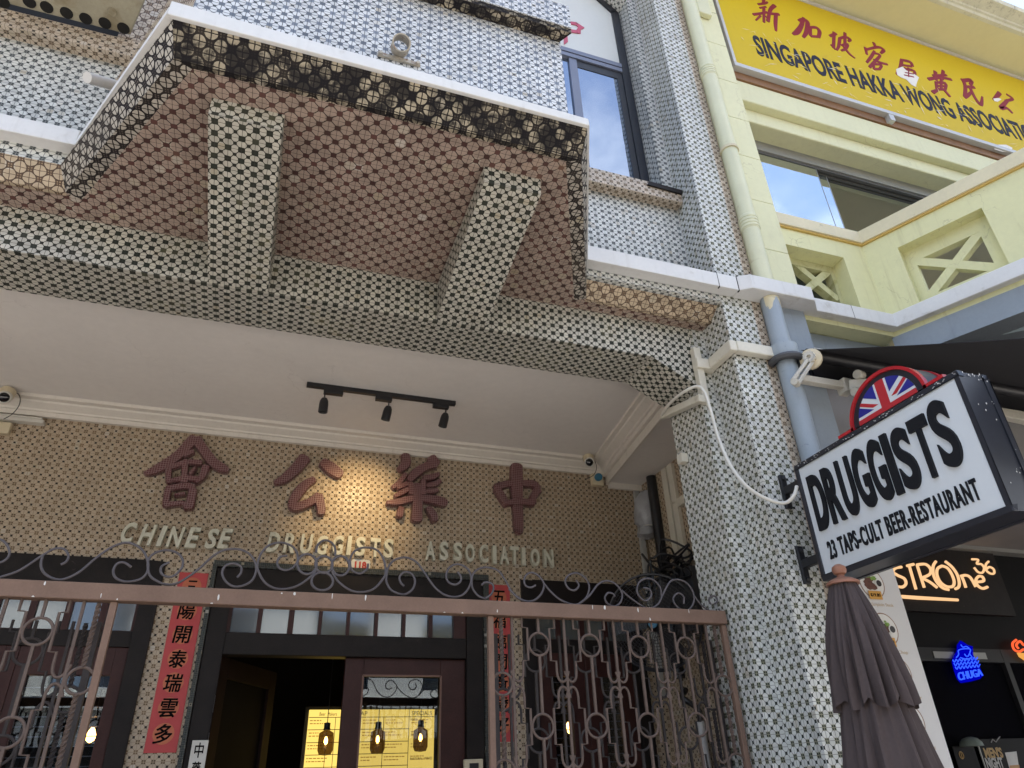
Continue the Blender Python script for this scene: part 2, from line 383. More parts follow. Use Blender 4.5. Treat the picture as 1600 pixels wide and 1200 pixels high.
M['cornice'] = mat('cornice_paint', (0.68, 0.64, 0.575), 0.6, var=0.05, scale=2, streak=(0.25, (0.33, 0.29, 0.24, 1)))
M['trim'] = mat('cream_trim', (0.62, 0.59, 0.50), 0.5, var=0.08, scale=4, spots=(9, 0.62, 0.8, (0.38, 0.33, 0.24, 1)))
M['conduit'] = mat('grey_conduit', (0.42, 0.42, 0.40), 0.5, var=0.1)
M['frame_dark'] = mat('dark_window_frame', (0.018, 0.02, 0.026), 0.35, var=0.1, spec=0.35)
M['leaf_dark'] = mat('near_black_leaf', (0.006, 0.005, 0.0045), 0.7, var=0.3, spec=0.08)  # even near-black, used on the open leaf's pane
M['frame_grey'] = mat('grey_blue_aluminium', (0.16, 0.18, 0.24), 0.35, metal=0.2, var=0.06)
M['fanlight'] = mat('fanlight_panel', (0.60, 0.62, 0.59), 0.35, var=0.03, scale=2)
M['pink'] = mat('pink_letter', (0.47, 0.07, 0.13), 0.45, var=0.05)
M['window_glass'] = mat_glass('sky_glass', (0.02, 0.03, 0.05), 0.36, 0.008, glow_tint=(0.80, 0.88, 1.0))
M['shop_glass'] = mat_glass('shopfront_glass', (0.008, 0.008, 0.011), 0.025, 0.02, see=0.12, ior=1.08)
M['transom_glass'] = mat_glass('transom_glass', (0.10, 0.11, 0.105), 0.20, 0.06)
M['door_glass'] = mat_glass('door_glass', (0.01, 0.01, 0.01), 0.08, 0.01, see=0.9)
M['wood_dark'] = mat('dark_timber', (0.014, 0.0105, 0.009), 0.55, spec=0.22, var=0.3, scale=9, bump=0.25, spots=(16, 0.66, 0.8, (0.08, 0.06, 0.05, 1)))
M['wood_red'] = mat('red_brown_timber', (0.045, 0.017, 0.014), 0.45, spec=0.25, var=0.22, scale=8, bump=0.1)
M['wood_line'] = mat('worn_moulding', (0.16, 0.08, 0.055), 0.45, var=0.2)
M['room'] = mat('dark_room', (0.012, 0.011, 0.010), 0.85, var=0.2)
M['concrete'] = mat('stained_concrete', (0.36, 0.33, 0.24), 0.85, var=0.12, scale=5, spots=(6, 0.5, 0.75, (0.24, 0.20, 0.12, 1)), bump=0.15)
M['hole'] = mat('hole_black', (0.008, 0.007, 0.006), 0.9)
M['rust'] = mat('rusty_steel', (0.40, 0.36, 0.29), 0.5, metal=0.3, var=0.25, scale=30, spots=(40, 0.55, 0.7, (0.20, 0.085, 0.03, 1)))
M['pvc'] = mat('grey_pvc', (0.55, 0.54, 0.52), 0.4, var=0.08)
M['plaster_white'] = mat('white_plaster_far', (0.62, 0.62, 0.58), 0.8, var=0.08, scale=1)
M['asphalt'] = mat('asphalt', (0.05, 0.05, 0.052), 0.9, var=0.2, scale=3, bump=0.3)
M['bounce_paving'] = mat('pale_bounce_paving', (0.42, 0.39, 0.35), 0.75, var=0.15, scale=3)
M['floor_tile'] = mat('red_floor_tile', (0.24, 0.14, 0.10), 0.5, var=0.12, scale=4)
M['kerb'] = mat('kerb_stone', (0.32, 0.32, 0.30), 0.8, var=0.1)
M['roof'] = mat('roof_tile', (0.30, 0.12, 0.07), 0.8, var=0.2)

# ------------------------------------------------------------------ ground
obj('road', MB().poly([(-90, -90, 0), (90, -90, 0), (90, 90, 0), (-90, 90, 0)]), M['asphalt'], kind='structure')
obj('unseen_bounce_pavement', MB().box(-40, 40, -4.2, 3.0, 0.004, 0.13), M['bounce_paving'], kind='structure', bevel=0.01)  # out of view; made wide and pale to bounce sunlight onto the soffits
obj('kerb', MB().box(-40, 40, -4.4, -4.204, 0.004, 0.14), M['kerb'], kind='structure', bevel=0.015)
obj('walkway_floor', MB().box(-12, 30, 3.004, 5.5, 0.004, 0.22), M['floor_tile'], kind='structure', bevel=0.01)

# ================================================================== the tiled shophouse
H = thing('tiled_shophouse', (0.3, 3.25, 0), 'two-storey shophouse clad in white and brown mosaic tiles with a jutting bay', 'building')
BF, BB = 3.25, 3.60            # front and back of the front beam
RW = 5.36                      # rear wall of the walkway
# rear wall with its openings: left window, door, right window (sheets around them)
def wall_xz(mb, y0, y1, x0, x1, z0, z1, holes):
    """wall slab with rectangular holes (x0,x1,z0,z1), holes sorted and apart in x"""
    x = x0
    for a, b, c, d in holes:
        if a > x: mb.box(x, a, y0, y1, z0, z1)
        if c > z0: mb.box(a, b, y0, y1, z0, c)
        if d < z1: mb.box(a, b, y0, y1, d, z1)
        x = b
    if x < x1: mb.box(x, x1, y0, y1, z0, z1)
    return mb
DX0, DX1, DZ = -0.325, 1.63, 3.03
LWX0, LWX1, LWZ = -2.1, -0.66, 3.05
RWX0, RWX1, RWZ = 1.955, 3.0, 3.06
obj('rear_wall', wall_xz(MB(), RW, RW + 0.18, -6, 3.3, 0.2, 4.6, [(LWX0, LWX1, 0.9, LWZ), (DX0, DX1, 0.2, DZ), (RWX0, RWX1, 0.9, RWZ)]), M['tile_tan'], H)
# front beam with its haunch
obj('front_beam', MB().prism([(-6, BF, 3.95), (2.13, BF, 3.945), (2.447, BF, 3.765), (2.447, BF, 4.30), (-6, BF, 4.30)], (0, BB - BF, 0)), M['tile_bw'], H)
# pier: plain strip flush with the beam, and the block that stands proud
obj('pier', MB().box(2.447, 2.60, BF, 3.62, 0.2, 4.30), M['tile_white'], H, uvoff=(0.02, 0.01))
BLX0, BLX1, BLY = 2.558, 2.862, 3.0
obj('pilaster', MB().box(BLX0, BLX1 - 0.072, BLY, 3.249, 0.13, 9.2), M['tile_white'], H)
obj('pilaster_edge', MB().box(BLX1 - 0.072, BLX1, BLY, 3.249, 0.13, 9.2), M['tile_beige'], H)
# bay floor seen from below, corbels, sloping fascias
ZS, ZF = 4.215, 4.315
sof = [(-6, 3.06), (-1.178, 3.062), (-0.63, 2.123), (1.175, 2.125), (1.652, 3.135), (2.556, 3.155), (2.556, 3.30), (-6, 3.30)]
obj('bay_soffit', MB().prism([(x, y, ZS) for x, y in sof], (0, 0, 0.06)), M['tile_brown'], H)
top = [(-6, 2.985), (-1.212, 2.985), (-0.648, 2.022), (1.168, 2.02), (1.605, 3.0), (2.556, 3.0)]
bot = sof[:6]
def fascia(i): return MB().hexa([(*bot[i], ZS - 0.002), (*bot[i + 1], ZS - 0.002), (*top[i + 1], ZF), (*top[i], ZF)],
                                [(bot[i][0], bot[i][1] + 0.06, ZS + 0.002), (bot[i + 1][0], bot[i + 1][1] + 0.06, ZS + 0.002), (top[i + 1][0], top[i + 1][1] + 0.09, ZF), (top[i][0], top[i][1] + 0.09, ZF)])
def side_fascia(i, nx):
    a = [(*bot[i], ZS - 0.002), (*bot[i + 1], ZS - 0.002), (*top[i + 1], ZF), (*top[i], ZF)]
    return MB().hexa(a, [(p[0] + nx, p[1] + 0.05, p[2] + 0.003) for p in a])
obj('ledge_fascia', fascia(0), M['tile_ochre'], H); obj('ledge_fascia', fascia(4), M['tile_ochre'], H)
obj('bay_fascia', fascia(2), M['tile_mould'], H, label='bay fascia blackened with mould')
obj('bay_fascia', side_fascia(1, 0.1), M['tile_lattice'], H); obj('bay_fascia', side_fascia(3, -0.1), M['tile_lattice'], H)
# white tile strip under the ledge band
obj('ledge_strip', MB().box(-6, -1.20, 2.99, 3.30, ZF + 0.002, 4.43), M['tile_white2'], H)
obj('ledge_strip', MB().box(1.60, 2.556, 3.0, 3.30, 4.285, 4.345), M['tile_white2'], H)
for nm, x0, x1, y0 in (('corbel', -0.488, -0.188, 2.275), ('corbel', 0.738, 1.030, 2.30)):
    obj(nm, MB().prism([(x0, y0, ZS - 0.002), (x0, y0 + 0.005, ZS - 0.098), (x0, BF - 0.003, 3.951), (x0, BF - 0.003, ZS - 0.002)], (x1 - x0, 0, 0)), M['tile_bw'], H, uvoff=(0.012, 0.0))
# white ledge band running round the bay and over the pilaster
def band(path, outs, z0, z1):
    mb = MB(); L = lambda z, i: z[i] if hasattr(z, '__len__') else z
    for i in range(len(path) - 1):
        a, b = path[i], path[i + 1]; c, d = outs[i + 1], outs[i]
        mb.hexa([(*a, L(z0, i)), (*b, L(z0, i + 1)), (*c, L(z0, i + 1)), (*d, L(z0, i))], [(*a, L(z1, i)), (*b, L(z1, i + 1)), (*c, L(z1, i + 1)), (*d, L(z1, i))])
    return mb
pth = [(-6, 2.92), (-1.160, 2.92), (-0.668, 2.005), (1.172, 2.003), (1.578, 2.92), (2.648, 2.92)]
ino = [(-6, 3.24), (-1.1, 3.24), (-0.5, 2.3), (1.0, 2.3), (1.5, 3.24), (2.648, 2.998)]
LB = [4.405, 4.40, 4.318, 4.318, 4.338, 4.338]
obj('ledge_band', band(pth[:2], ino[:2], LB[:2], [4.505, 4.505]), M['band'], H, bevel=0.005)
obj('ledge_band', band(pth[1:3], ino[1:3], LB[1:3], [4.450, 4.362]), M['band'], H)
obj('ledge_band', band(pth[2:4], ino[2:4], LB[2:4], [4.405, 4.365]), M['band'], H, bevel=0.004)
obj('ledge_band', band(pth[3:5], ino[3:5], LB[3:5], [4.355, 4.40]), M['band'], H)
obj('ledge_band', band(pth[4:6], ino[4:6], LB[4:6], [4.452, 4.447]), M['band'], H, bevel=0.005)
# bay parapet wall and its coping
BW = [(-1.20, 3.2), (-0.62, 2.12), (1.128, 2.12), (1.50, 3.2)]
BWi = [(-1.0, 3.2), (-0.5, 2.28), (1.02, 2.28), (1.38, 3.2)]
obj('bay_wall', band(BW[1:3], BWi[1:3], 4.33, 5.25), M['tile_bay'], H)
zc0 = PY(877, 47, 2.05).z; zc1 = PY(880, 18, 2.03).z
obj('bay_wall', band(BW[:2], BWi[:2], 4.33, zc1), M['tile_ochre'], H); obj('bay_wall', band(BW[2:], BWi[2:], 4.33, zc1), M['tile_mould'], H)
CP = [(-1.22, 3.2), (-0.64, 2.05), (1.165, 2.05), (1.53, 3.2)]
CPi = [(-1.0, 3.2), (-0.5, 2.2815), (1.0185, 2.2815), (1.378, 3.2)]
obj('bay_coping', band(CP[1:3], CPi[1:3], zc0, zc1), M['tile_mould'], H)
obj('bay_coping', MB().box(-0.63, 1.163, 2.043, 2.0495, zc0 + 0.035, zc1 + 0.09), M['tile_bay'], H)
# upper wall with two arched windows either side of the bay
wx1 = PY(1012, 278, 3.40).x
zsill = 5.40
upper = MB()
upper.box(-6, 2.5575, BF, 3.5, 4.30, zsill)
upper.box(wx1 + 0.012, 2.5575, BF, 3.5, zsill, 9.2)
ztop = PY(960, 20, 3.40).z
upper.prism([(wx1 + 0.012, BF, ztop), (wx1 + 0.012, BF, 9.2), (-6, BF, 9.2), (-6, BF, ztop + 0.55), (1.2, BF, ztop + 0.5), (wx1 - 0.25, BF, ztop + 0.22)], (0, 0.25, 0))
upper.box(-6, -2.3, BF, 3.5, zsill, ztop + 0.55).box(-2.2995, -0.95, BF + 0.001, 3.38, zsill, 5.56)
obj('upper_wall', upper, M['tile_white2'], H)
obj('window_sill', MB().box(1.45, 2.555, 3.165, 3.26, 5.305, 5.445), M['tile_beige'], H, bevel=0.006)
zl0, zl1 = PY(100, 62, 3.165).z, PY(100, 36, 3.165).z
obj('window_sill', MB().box(-2.4, -0.98, 3.165, 3.26, zl0, zl1), M['tile_beige'], H, bevel=0.006)
obj('loose_sill_tile', MB().prism([PY(1015, 283, 3.15), PY(1066, 297, 3.15), PY(1066, 303, 3.15), PY(1012, 288, 3.15)], (0, 0.07, 0.012)), M['wood_dark'], H)
# right window: frame, fanlight with its pink character, sliding panes
W = obj('window', wall_xz(MB(), 3.385, 3.44, 0.75, wx1, 5.42, 5.52, []).box(wx1 - 0.075, wx1, 3.385, 3.44, 5.52, ztop).prism([(wx1, 3.385, ztop), (wx1 - 0.075, 3.385, ztop - 0.03), (wx1 - 0.30, 3.385, ztop + 0.20), (wx1 - 0.25, 3.385, ztop + 0.26)], (0, 0.055, 0)), M['frame_dark'], H)
ztr = PY(978, 108, 3.4).z
obj('transom_bar', MB().box(0.75, wx1 - 0.0755, 3.38, 3.445, ztr - 0.085, ztr - 0.04).box(0.75, wx1 - 0.0755, 3.375, 3.445, ztr - 0.03, ztr + 0.02), M['frame_grey'], W)
obj('fanlight', MB().prism([(0.75, 3.40, ztr + 0.021), (wx1 - 0.0756, 3.40, ztr + 0.021), (wx1 - 0.0756, 3.40, ztop - 0.03), (wx1 - 0.30, 3.40, ztop + 0.20), (0.75, 3.40, ztop + 0.22)], (0, 0.02, 0)), M['fanlight'], W)
def pxprism(pts, Y, depth): return MB().prism([PY(a, b, Y) for a, b in pts], (0, depth, 0))
obj('letter', MB().prism([PY(a, b, 3.399) for a, b in ((880, 20), (884, 22), (887, 66), (881, 70))], (0, -0.006, 0))
    .prism([PY(a, b, 3.398) for a, b in ((883, 33), (900, 35.5), (903, 37.5), (901, 40), (884, 37))], (0, -0.006, 0))
    .prism([PY(a, b, 3.398) for a, b in ((900, 35.5), (913, 44), (907, 47), (907, 53), (902, 52.5), (900.5, 47), (903.5, 43), (900, 40))], (0, -0.006, 0))
    .prism([PY(a, b, 3.397) for a, b in ((886, 45.5), (901, 48), (901, 52.5), (886, 50))], (0, -0.006, 0)), M['pink'], W)
mull = PY(901, 150, 3.4).x
obj('mullion', MB().box(mull - 0.035, mull + 0.035, 3.39, 3.435, 5.52, ztr - 0.086), M['frame_grey'], W)
obj('pane', MB().box(0.75, mull - 0.036, 3.41, 3.425, 5.52, ztr - 0.086), M['window_glass'], W)
obj('sash', MB().box(mull + 0.036, wx1 - 0.076, 3.395, 3.43, 5.52, 5.56).box(wx1 - 0.13, wx1 - 0.076, 3.395, 3.43, 5.56, ztr - 0.18).box(mull + 0.036, wx1 - 0.076, 3.395, 3.43, ztr - 0.18, ztr - 0.086), M['frame_dark'], W)
obj('pane', MB().box(mull + 0.036, wx1 - 0.131, 3.40, 3.42, 5.561, ztr - 0.181), M['window_glass'], W)
# left window behind the perforated concrete ledge
W2 = obj('window', MB().box(-2.3, -0.9, 3.385, 3.44, 5.4455, 6.05).box(-0.98, -0.9, 3.385, 3.44, 6.05, 8.0), M['hole'], H)
obj('pane', MB().box(-2.3, -0.981, 3.41, 3.43, 6.051, 8.0), M['window_glass'], W2)
obj('window_jamb', MB().box(-1.27, -0.9, 3.19, 3.38, 5.565, 9.2), M['tile_ochre'], H)
cl0 = PY(203, 55, 3.16); cl1 = PY(240, 0, 2.75)
A0, A1 = V3((-2.6, 3.16, cl0.z)), V3((cl0.x, 3.16, cl0.z)); B1 = V3((cl1.x - 0.02, 2.72, cl1.z + 0.25)); B0 = V3((-2.6, 2.72, B1.z))
nrm = (A1 - A0).cross(B1 - A1).normalized()
if nrm.y > 0: nrm = -nrm
L = obj('concrete_ledge', MB().prism([A0, A1, B1, B0], -nrm * 0.05), M['concrete'], H, bevel=0.008)
for hx, hy in ((5, 3), (46, 3), (73, 11), (104, 20), (134, 29), (164, 36), (193, 44)):
    c = PP(hx, hy, A0, nrm)
    obj('drain_hole', MB().lathe([(0.034, -0.02), (0.034, 0.004)], c, nrm, 16), M['hole'], L)
for hx, hy in ((174, 19),):
    c = PP(hx, hy, A0, nrm); rr = MB().lathe([(0.03, -0.01), (0.03, 0.003), (0.024, 0.004), (0.02, 0.002)], c, nrm, 16)
    obj('plugged_hole', rr, M['concrete'], L)
# string course on pier and pilaster; cream trunking
zst = PY(1150, 540, 2.97).z
obj('string_course', MB().box(2.42, BLX0 + 0.002, 3.185, BF - 0.002, zst - 0.05, zst + 0.025)
    .box(BLX0 - 0.055, BLX0 - 0.002, BLY - 0.05, 3.184, zst - 0.05, zst + 0.025).box(BLX0 - 0.002, BLX1 + 0.0, BLY - 0.055, BLY - 0.002, zst - 0.05, zst + 0.025), M['trim'], H, bevel=0.008)
# walkway ceiling, cornices, cross beam, side wall
ZC = 4.16
obj('ceiling', MB().box(-6, 3.3, BB, RW, ZC, ZC + 0.1), M['ceiling'], H)
cor = [(RW - 0.002, 4.045), (RW - 0.03, 4.045), (RW - 0.035, 4.075), (RW - 0.05, 4.078), (RW - 0.055, 4.09), (RW - 0.105, 4.118), (RW - 0.112, 4.13), (RW - 0.15, 4.136), (RW - 0.155, ZC - 0.001), (RW - 0.002, ZC - 0.001)]
obj('cornice', MB().sweep(cor, -6, 2.80), M['cornice'], H)
Xa, Xb = 2.43, 2.665         # the side cornice follows the party wall, which is not square to the street
def skew(prof, y0, y1, xa, xb):
    a = [(xa + dx, y0, z) for dx, z in prof]; b = [(xb + dx, y1, z) for dx, z in prof]; return MB().hexa(a, b)
sc = [(0.0, ZC - 0.001), (0.004, 4.14), (0.04, 4.134), (0.047, 4.122), (0.10, 4.094), (0.106, 4.08), (0.125, 4.076), (0.13, 4.045), (0.165, 4.044), (0.205, 4.04), (0.205, ZC - 0.001)]
obj('cornice', skew(sc, BB + 0.002, RW - 0.001, Xa, Xb), M['cornice'], H)
obj('cross_beam', skew([(0.175, 3.985), (0.175, 4.0395), (0.85, 4.0395), (0.85, 3.985)], BB + 0.002, RW - 0.0015, Xa, Xb), M['ceiling'], H)
obj('cross_beam_trim', skew([(0.155, 3.965), (0.155, 4.04), (0.174, 4.04), (0.174, 3.965)], BB + 0.002, RW - 0.002, Xa, Xb), M['cornice'], H)
obj('cross_beam_trim', MB().box(2.84, 3.2, RW - 0.03, RW - 0.003, 3.93, 3.984), M['cornice'], H)
obj('side_wall', MB().box(3.17, 3.30, 3.62, RW - 0.001, 0.2, 3.984), M['tile_tan'], H)
obj('side_wall', MB().box(2.60, 3.17, 3.45, 3.62, 0.2, 4.30), M['tile_tan'], H)
# unseen roof and side wall mass, added to block the sun from behind
obj('roof', MB().box(-6, 2.86, 2.7, 12, 9.2, 9.4), M['roof'], H)  # added unseen roof, blocks the sun
obj('added_unseen_side_wall', MB().box(-6.2, -6.001, 3.2, 12, 0.1, 9.2), M['plaster_white'], H)
# ---------------- rooms behind the openings
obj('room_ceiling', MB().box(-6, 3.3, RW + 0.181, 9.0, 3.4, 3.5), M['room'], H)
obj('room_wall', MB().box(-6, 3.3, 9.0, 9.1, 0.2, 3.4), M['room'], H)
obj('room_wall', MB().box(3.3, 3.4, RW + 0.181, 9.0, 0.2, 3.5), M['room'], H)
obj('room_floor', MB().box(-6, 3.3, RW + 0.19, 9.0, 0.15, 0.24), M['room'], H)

# ---------------- door with transom
D = obj('door', wall_xz(MB(), RW - 0.03, RW + 0.12, DX0, DX1, 0.24, DZ, [(DX0 + 0.12, DX1 - 0.13, 0.24, DZ - 0.22)]), M['wood_dark'], H, bevel=0.006)
ztb = PY(560, 1010, RW).z                   # rail under the transom
zth = PY(560, 1027, RW).z
obj('transom_rail', MB().box(DX0 + 0.121, DX1 - 0.131, RW - 0.02, RW + 0.1, zth, PY(560, 994, RW).z), M['wood_dark'], D, bevel=0.006)
tz0, tz1 = PY(560, 994, RW).z, DZ - 0.221
edges = [(361, 402), (409, 451), (459, 498), (503, 542), (547, 586), (591, 629), (634, 670), (676, 709)]
xs = [(PY(a, 970, RW).x, PY(b, 970, RW).x) for a, b in edges]
tf = wall_xz(MB(), RW, RW + 0.06, DX0 + 0.121, DX1 - 0.131, tz0 + 0.001, tz1 - 0.001, [(a, b, tz0 + 0.004, tz1 - 0.012) for a, b in xs])
T = obj('transom', tf, M['wood_red'], D, bevel=0.004)
for a, b in xs: obj('pane', MB().box(a + 0.001, b - 0.001, RW + 0.03, RW + 0.036, tz0 + 0.005, tz1 - 0.013), M['transom_glass'], T)
# right leaf (shut, glazed), left leaf swung inwards
lx0 = PY(541, 1030, RW).x; lx1 = DX1 - 0.131; lz1 = zth - 0.002
gx0, gx1, gz1 = PY(566, 1060, RW + 0.05).x, PY(687, 1060, RW + 0.05).x, PY(620, 1057, RW + 0.05).z
lf = wall_xz(MB(), RW + 0.02, RW + 0.075, lx0, lx1, 0.25, lz1, [(gx0, gx1, 0.9, gz1)])
DL = obj('door_leaf', lf, M['wood_red'], D, bevel=0.004)
obj('pane', MB().box(gx0, gx1, RW + 0.045, RW + 0.051, 0.9, gz1), M['door_glass'], DL)
bd = MB()
for a, b in (((gx0, gz1), (gx1, gz1)), ((gx0, gz1), (gx0, 0.9)), ((gx1, gz1), (gx1, 0.9))):
    bd.bar((a[0], RW + 0.0165, a[1]), (b[0], RW + 0.0165, b[1]), 0.012, 0.012)
obj('glazing_bead', bd, M['wood_line'], DL)
hx = DX0 + 0.125; ang = math.radians(62); dirv = V3((math.cos(ang), math.sin(ang), 0)); nv = V3((-dirv.y, dirv.x, 0))
def leafpt(s, z, o=0.0): return V3((hx, RW + 0.03, 0)) + dirv * s + nv * o + V3((0, 0, z))
def slab(mb, s0, s1, z0, z1, o0, o1):
    return mb.hexa([leafpt(s0, z0, o0), leafpt(s1, z0, o0), leafpt(s1, z0, o1), leafpt(s0, z0, o1)], [leafpt(s0, z1, o0), leafpt(s1, z1, o0), leafpt(s1, z1, o1), leafpt(s0, z1, o1)])
lw = 0.84
mb = MB()
slab(mb, 0, 0.11, 0.25, lz1, 0, 0.05); slab(mb, lw - 0.11, lw, 0.25, lz1, 0, 0.05); slab(mb, 0.111, lw - 0.111, lz1 - 0.13, lz1, 0, 0.05); slab(mb, 0.111, lw - 0.111, 0.25, 0.9, 0, 0.05)
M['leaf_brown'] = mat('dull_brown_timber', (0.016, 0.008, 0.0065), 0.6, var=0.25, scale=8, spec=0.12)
DL2 = obj('door_leaf', mb, M['leaf_brown'], D, bevel=0.004)
obj('pane', slab(MB(), 0.111, lw - 0.111, 0.9, lz1 - 0.13, 0.02, 0.028), M['leaf_dark'], DL2)
obj('hinge', MB().box(hx - 0.03, hx - 0.001, RW - 0.006, RW + 0.02, 2.10, 2.20).box(hx - 0.03, hx - 0.001, RW - 0.006, RW + 0.02, 1.88, 1.98), M['frame_grey'], D)
# mosaic jamb trim of the doorway
obj('door_trim', MB().box(DX0 - 0.03, DX0 - 0.002, RW - 0.045, RW - 0.001, 0.25, DZ + 0.0).box(DX1 + 0.002, DX1 + 0.045, RW - 0.045, RW - 0.001, 0.25, DZ + 0.0).box(DX0 - 0.03, DX1 + 0.045, RW - 0.045, RW - 0.001, DZ + 0.002, DZ + 0.045), M['tile_dark'], H)

# ---------------- side windows of the walkway
def side_window(x0, x1, zt, cols, panes_z, mg=0.13):
    w = obj('side_window', wall_xz(MB(), RW - 0.025, RW + 0.1, x0, x1, 0.9, zt, [(x0 + 0.1, x1 - 0.11, 1.0, zt - 0.2)]), M['wood_dark'], H, bevel=0.005)
    z0, z1 = panes_z
    obj('rail', MB().box(x0 + 0.101, x1 - 0.111, RW + 0.0, RW + 0.07, z0 - 0.10, z0), M['wood_dark'], w, bevel=0.004)
    n = cols; wd = (x1 - x0 - 0.211) / n
    hs = [(x0 + 0.1005 + k * wd + 0.02, x0 + 0.1005 + (k + 1) * wd - 0.02, z0 + 0.004, z1 - 0.012) for k in range(n)]
    fr = wall_xz(MB(), RW + 0.01, RW + 0.05, x0 + 0.1005, x1 - 0.1105, z0 + 0.001, z1 - 0.001, hs)
    t = obj('transom', fr, M['wood_red'], w)
    for a, b, c, d in hs: obj('pane', MB().box(a + 0.001, b - 0.001, RW + 0.03, RW + 0.036, c + 0.001, d - 0.001), M['transom_glass'], t)
    # two casements with louvre-like glazing
    for k in range(2):
        a = x0 + 0.101 + k * (x1 - x0 - 0.212) / 2; b = a + (x1 - x0 - 0.216) / 2
        c = obj('casement', wall_xz(MB(), RW + 0.01, RW + 0.06, a, b, 1.0, z0 - 0.102, [(a + mg, b - mg, 1.12, z0 - 0.27)]), M['wood_red'], w, bevel=0.004)
        obj('pane', MB().box(a + mg, b - mg, RW + 0.035, RW + 0.041, 1.12, z0 - 0.27), M['door_glass'], c)
        gl = MB(); z = 1.2
        while z < z0 - 0.3: gl.box(a + mg + 0.001, b - mg - 0.001, RW + 0.05, RW + 0.056, z, z + 0.006); z += 0.055
        obj('grille', gl, M['frame_grey'], c)
    return w
side_window(LWX0, LWX1, LWZ, 6, (PY(150, 985, RW).z, LWZ - 0.201), 0.075)
side_window(RWX0, RWX1, RWZ, 4, (PY(900, 1000, RW).z, RWZ - 0.201))

# ================================================================== things on and in front of the shophouse
M['letter_cream'] = mat('cream_letter', (0.60, 0.59, 0.48), 0.5, var=0.12, scale=14, spots=(20, 0.55, 0.75, (0.30, 0.27, 0.19, 1)))
M['red_paper'] = mat('red_paper', (0.46, 0.055, 0.055), 0.6, var=0.06, scale=8, spots=(60, 0.70, 0.76, (0.55, 0.30, 0.14, 1)))
M['ink'] = mat('black_ink', (0.006, 0.005, 0.005), 0.7, spec=0.05)
M['gold_disc'] = mat('faint_gold_print', (0.50, 0.14, 0.065), 0.6, var=0.1)
M['enamel'] = mat('white_enamel', (0.62, 0.60, 0.54), 0.3, var=0.06)
M['red_paint'] = mat('red_numeral', (0.42, 0.035, 0.02), 0.35)
M['gate_pink'] = mat('dusty_pink_paint', (0.190, 0.122, 0.090), 0.6, spec=0.2, var=0.14, scale=7, bump=0.1, spots=(10, 0.70, 0.78, (0.21, 0.15, 0.15, 1)))
M['gate_flake'] = mat('flaked_paint', (0.62, 0.61, 0.58), 0.6)
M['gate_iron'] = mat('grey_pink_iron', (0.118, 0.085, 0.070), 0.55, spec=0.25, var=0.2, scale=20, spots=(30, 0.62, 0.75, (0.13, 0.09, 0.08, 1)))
M['shaded_iron'] = mat('shaded_gate_iron', (0.05, 0.043, 0.042), 0.55, var=0.2, scale=20, spec=0.25)  # same gate paint, darkened to stand for the shade behind the front leaves
M['scroll_iron'] = mat('grey_iron', (0.080, 0.070, 0.075), 0.45, spec=0.4, var=0.2, scale=20)
M['black_metal'] = mat('black_metal', (0.010, 0.010, 0.012), 0.45, var=0.1)
M['black_plastic'] = mat('black_plastic', (0.016, 0.016, 0.018), 0.35)
M['cream_plastic'] = mat('cream_plastic', (0.60, 0.52, 0.36), 0.4, var=0.06)
M['white_plastic'] = mat('white_plastic', (0.60, 0.58, 0.52), 0.4, var=0.06)
M['lens'] = mat('black_lens', (0.004, 0.004, 0.005), 0.08, spec=0.7)
M['blue_tag'] = mat('blue_plastic', (0.035, 0.16, 0.26), 0.4)
M['bag'] = mat('grey_plastic_bag', (0.34, 0.35, 0.37), 0.3, var=0.2, scale=12, bump=0.3)
M['fan_mesh'] = mat('black_fan_wire', (0.03, 0.03, 0.033), 0.35, metal=0.3)
M['cable_white'] = mat('white_cable', (0.66, 0.64, 0.58), 0.5, var=0.08)
M['grey_box'] = mat('dark_grey_box', (0.05, 0.052, 0.058), 0.5)

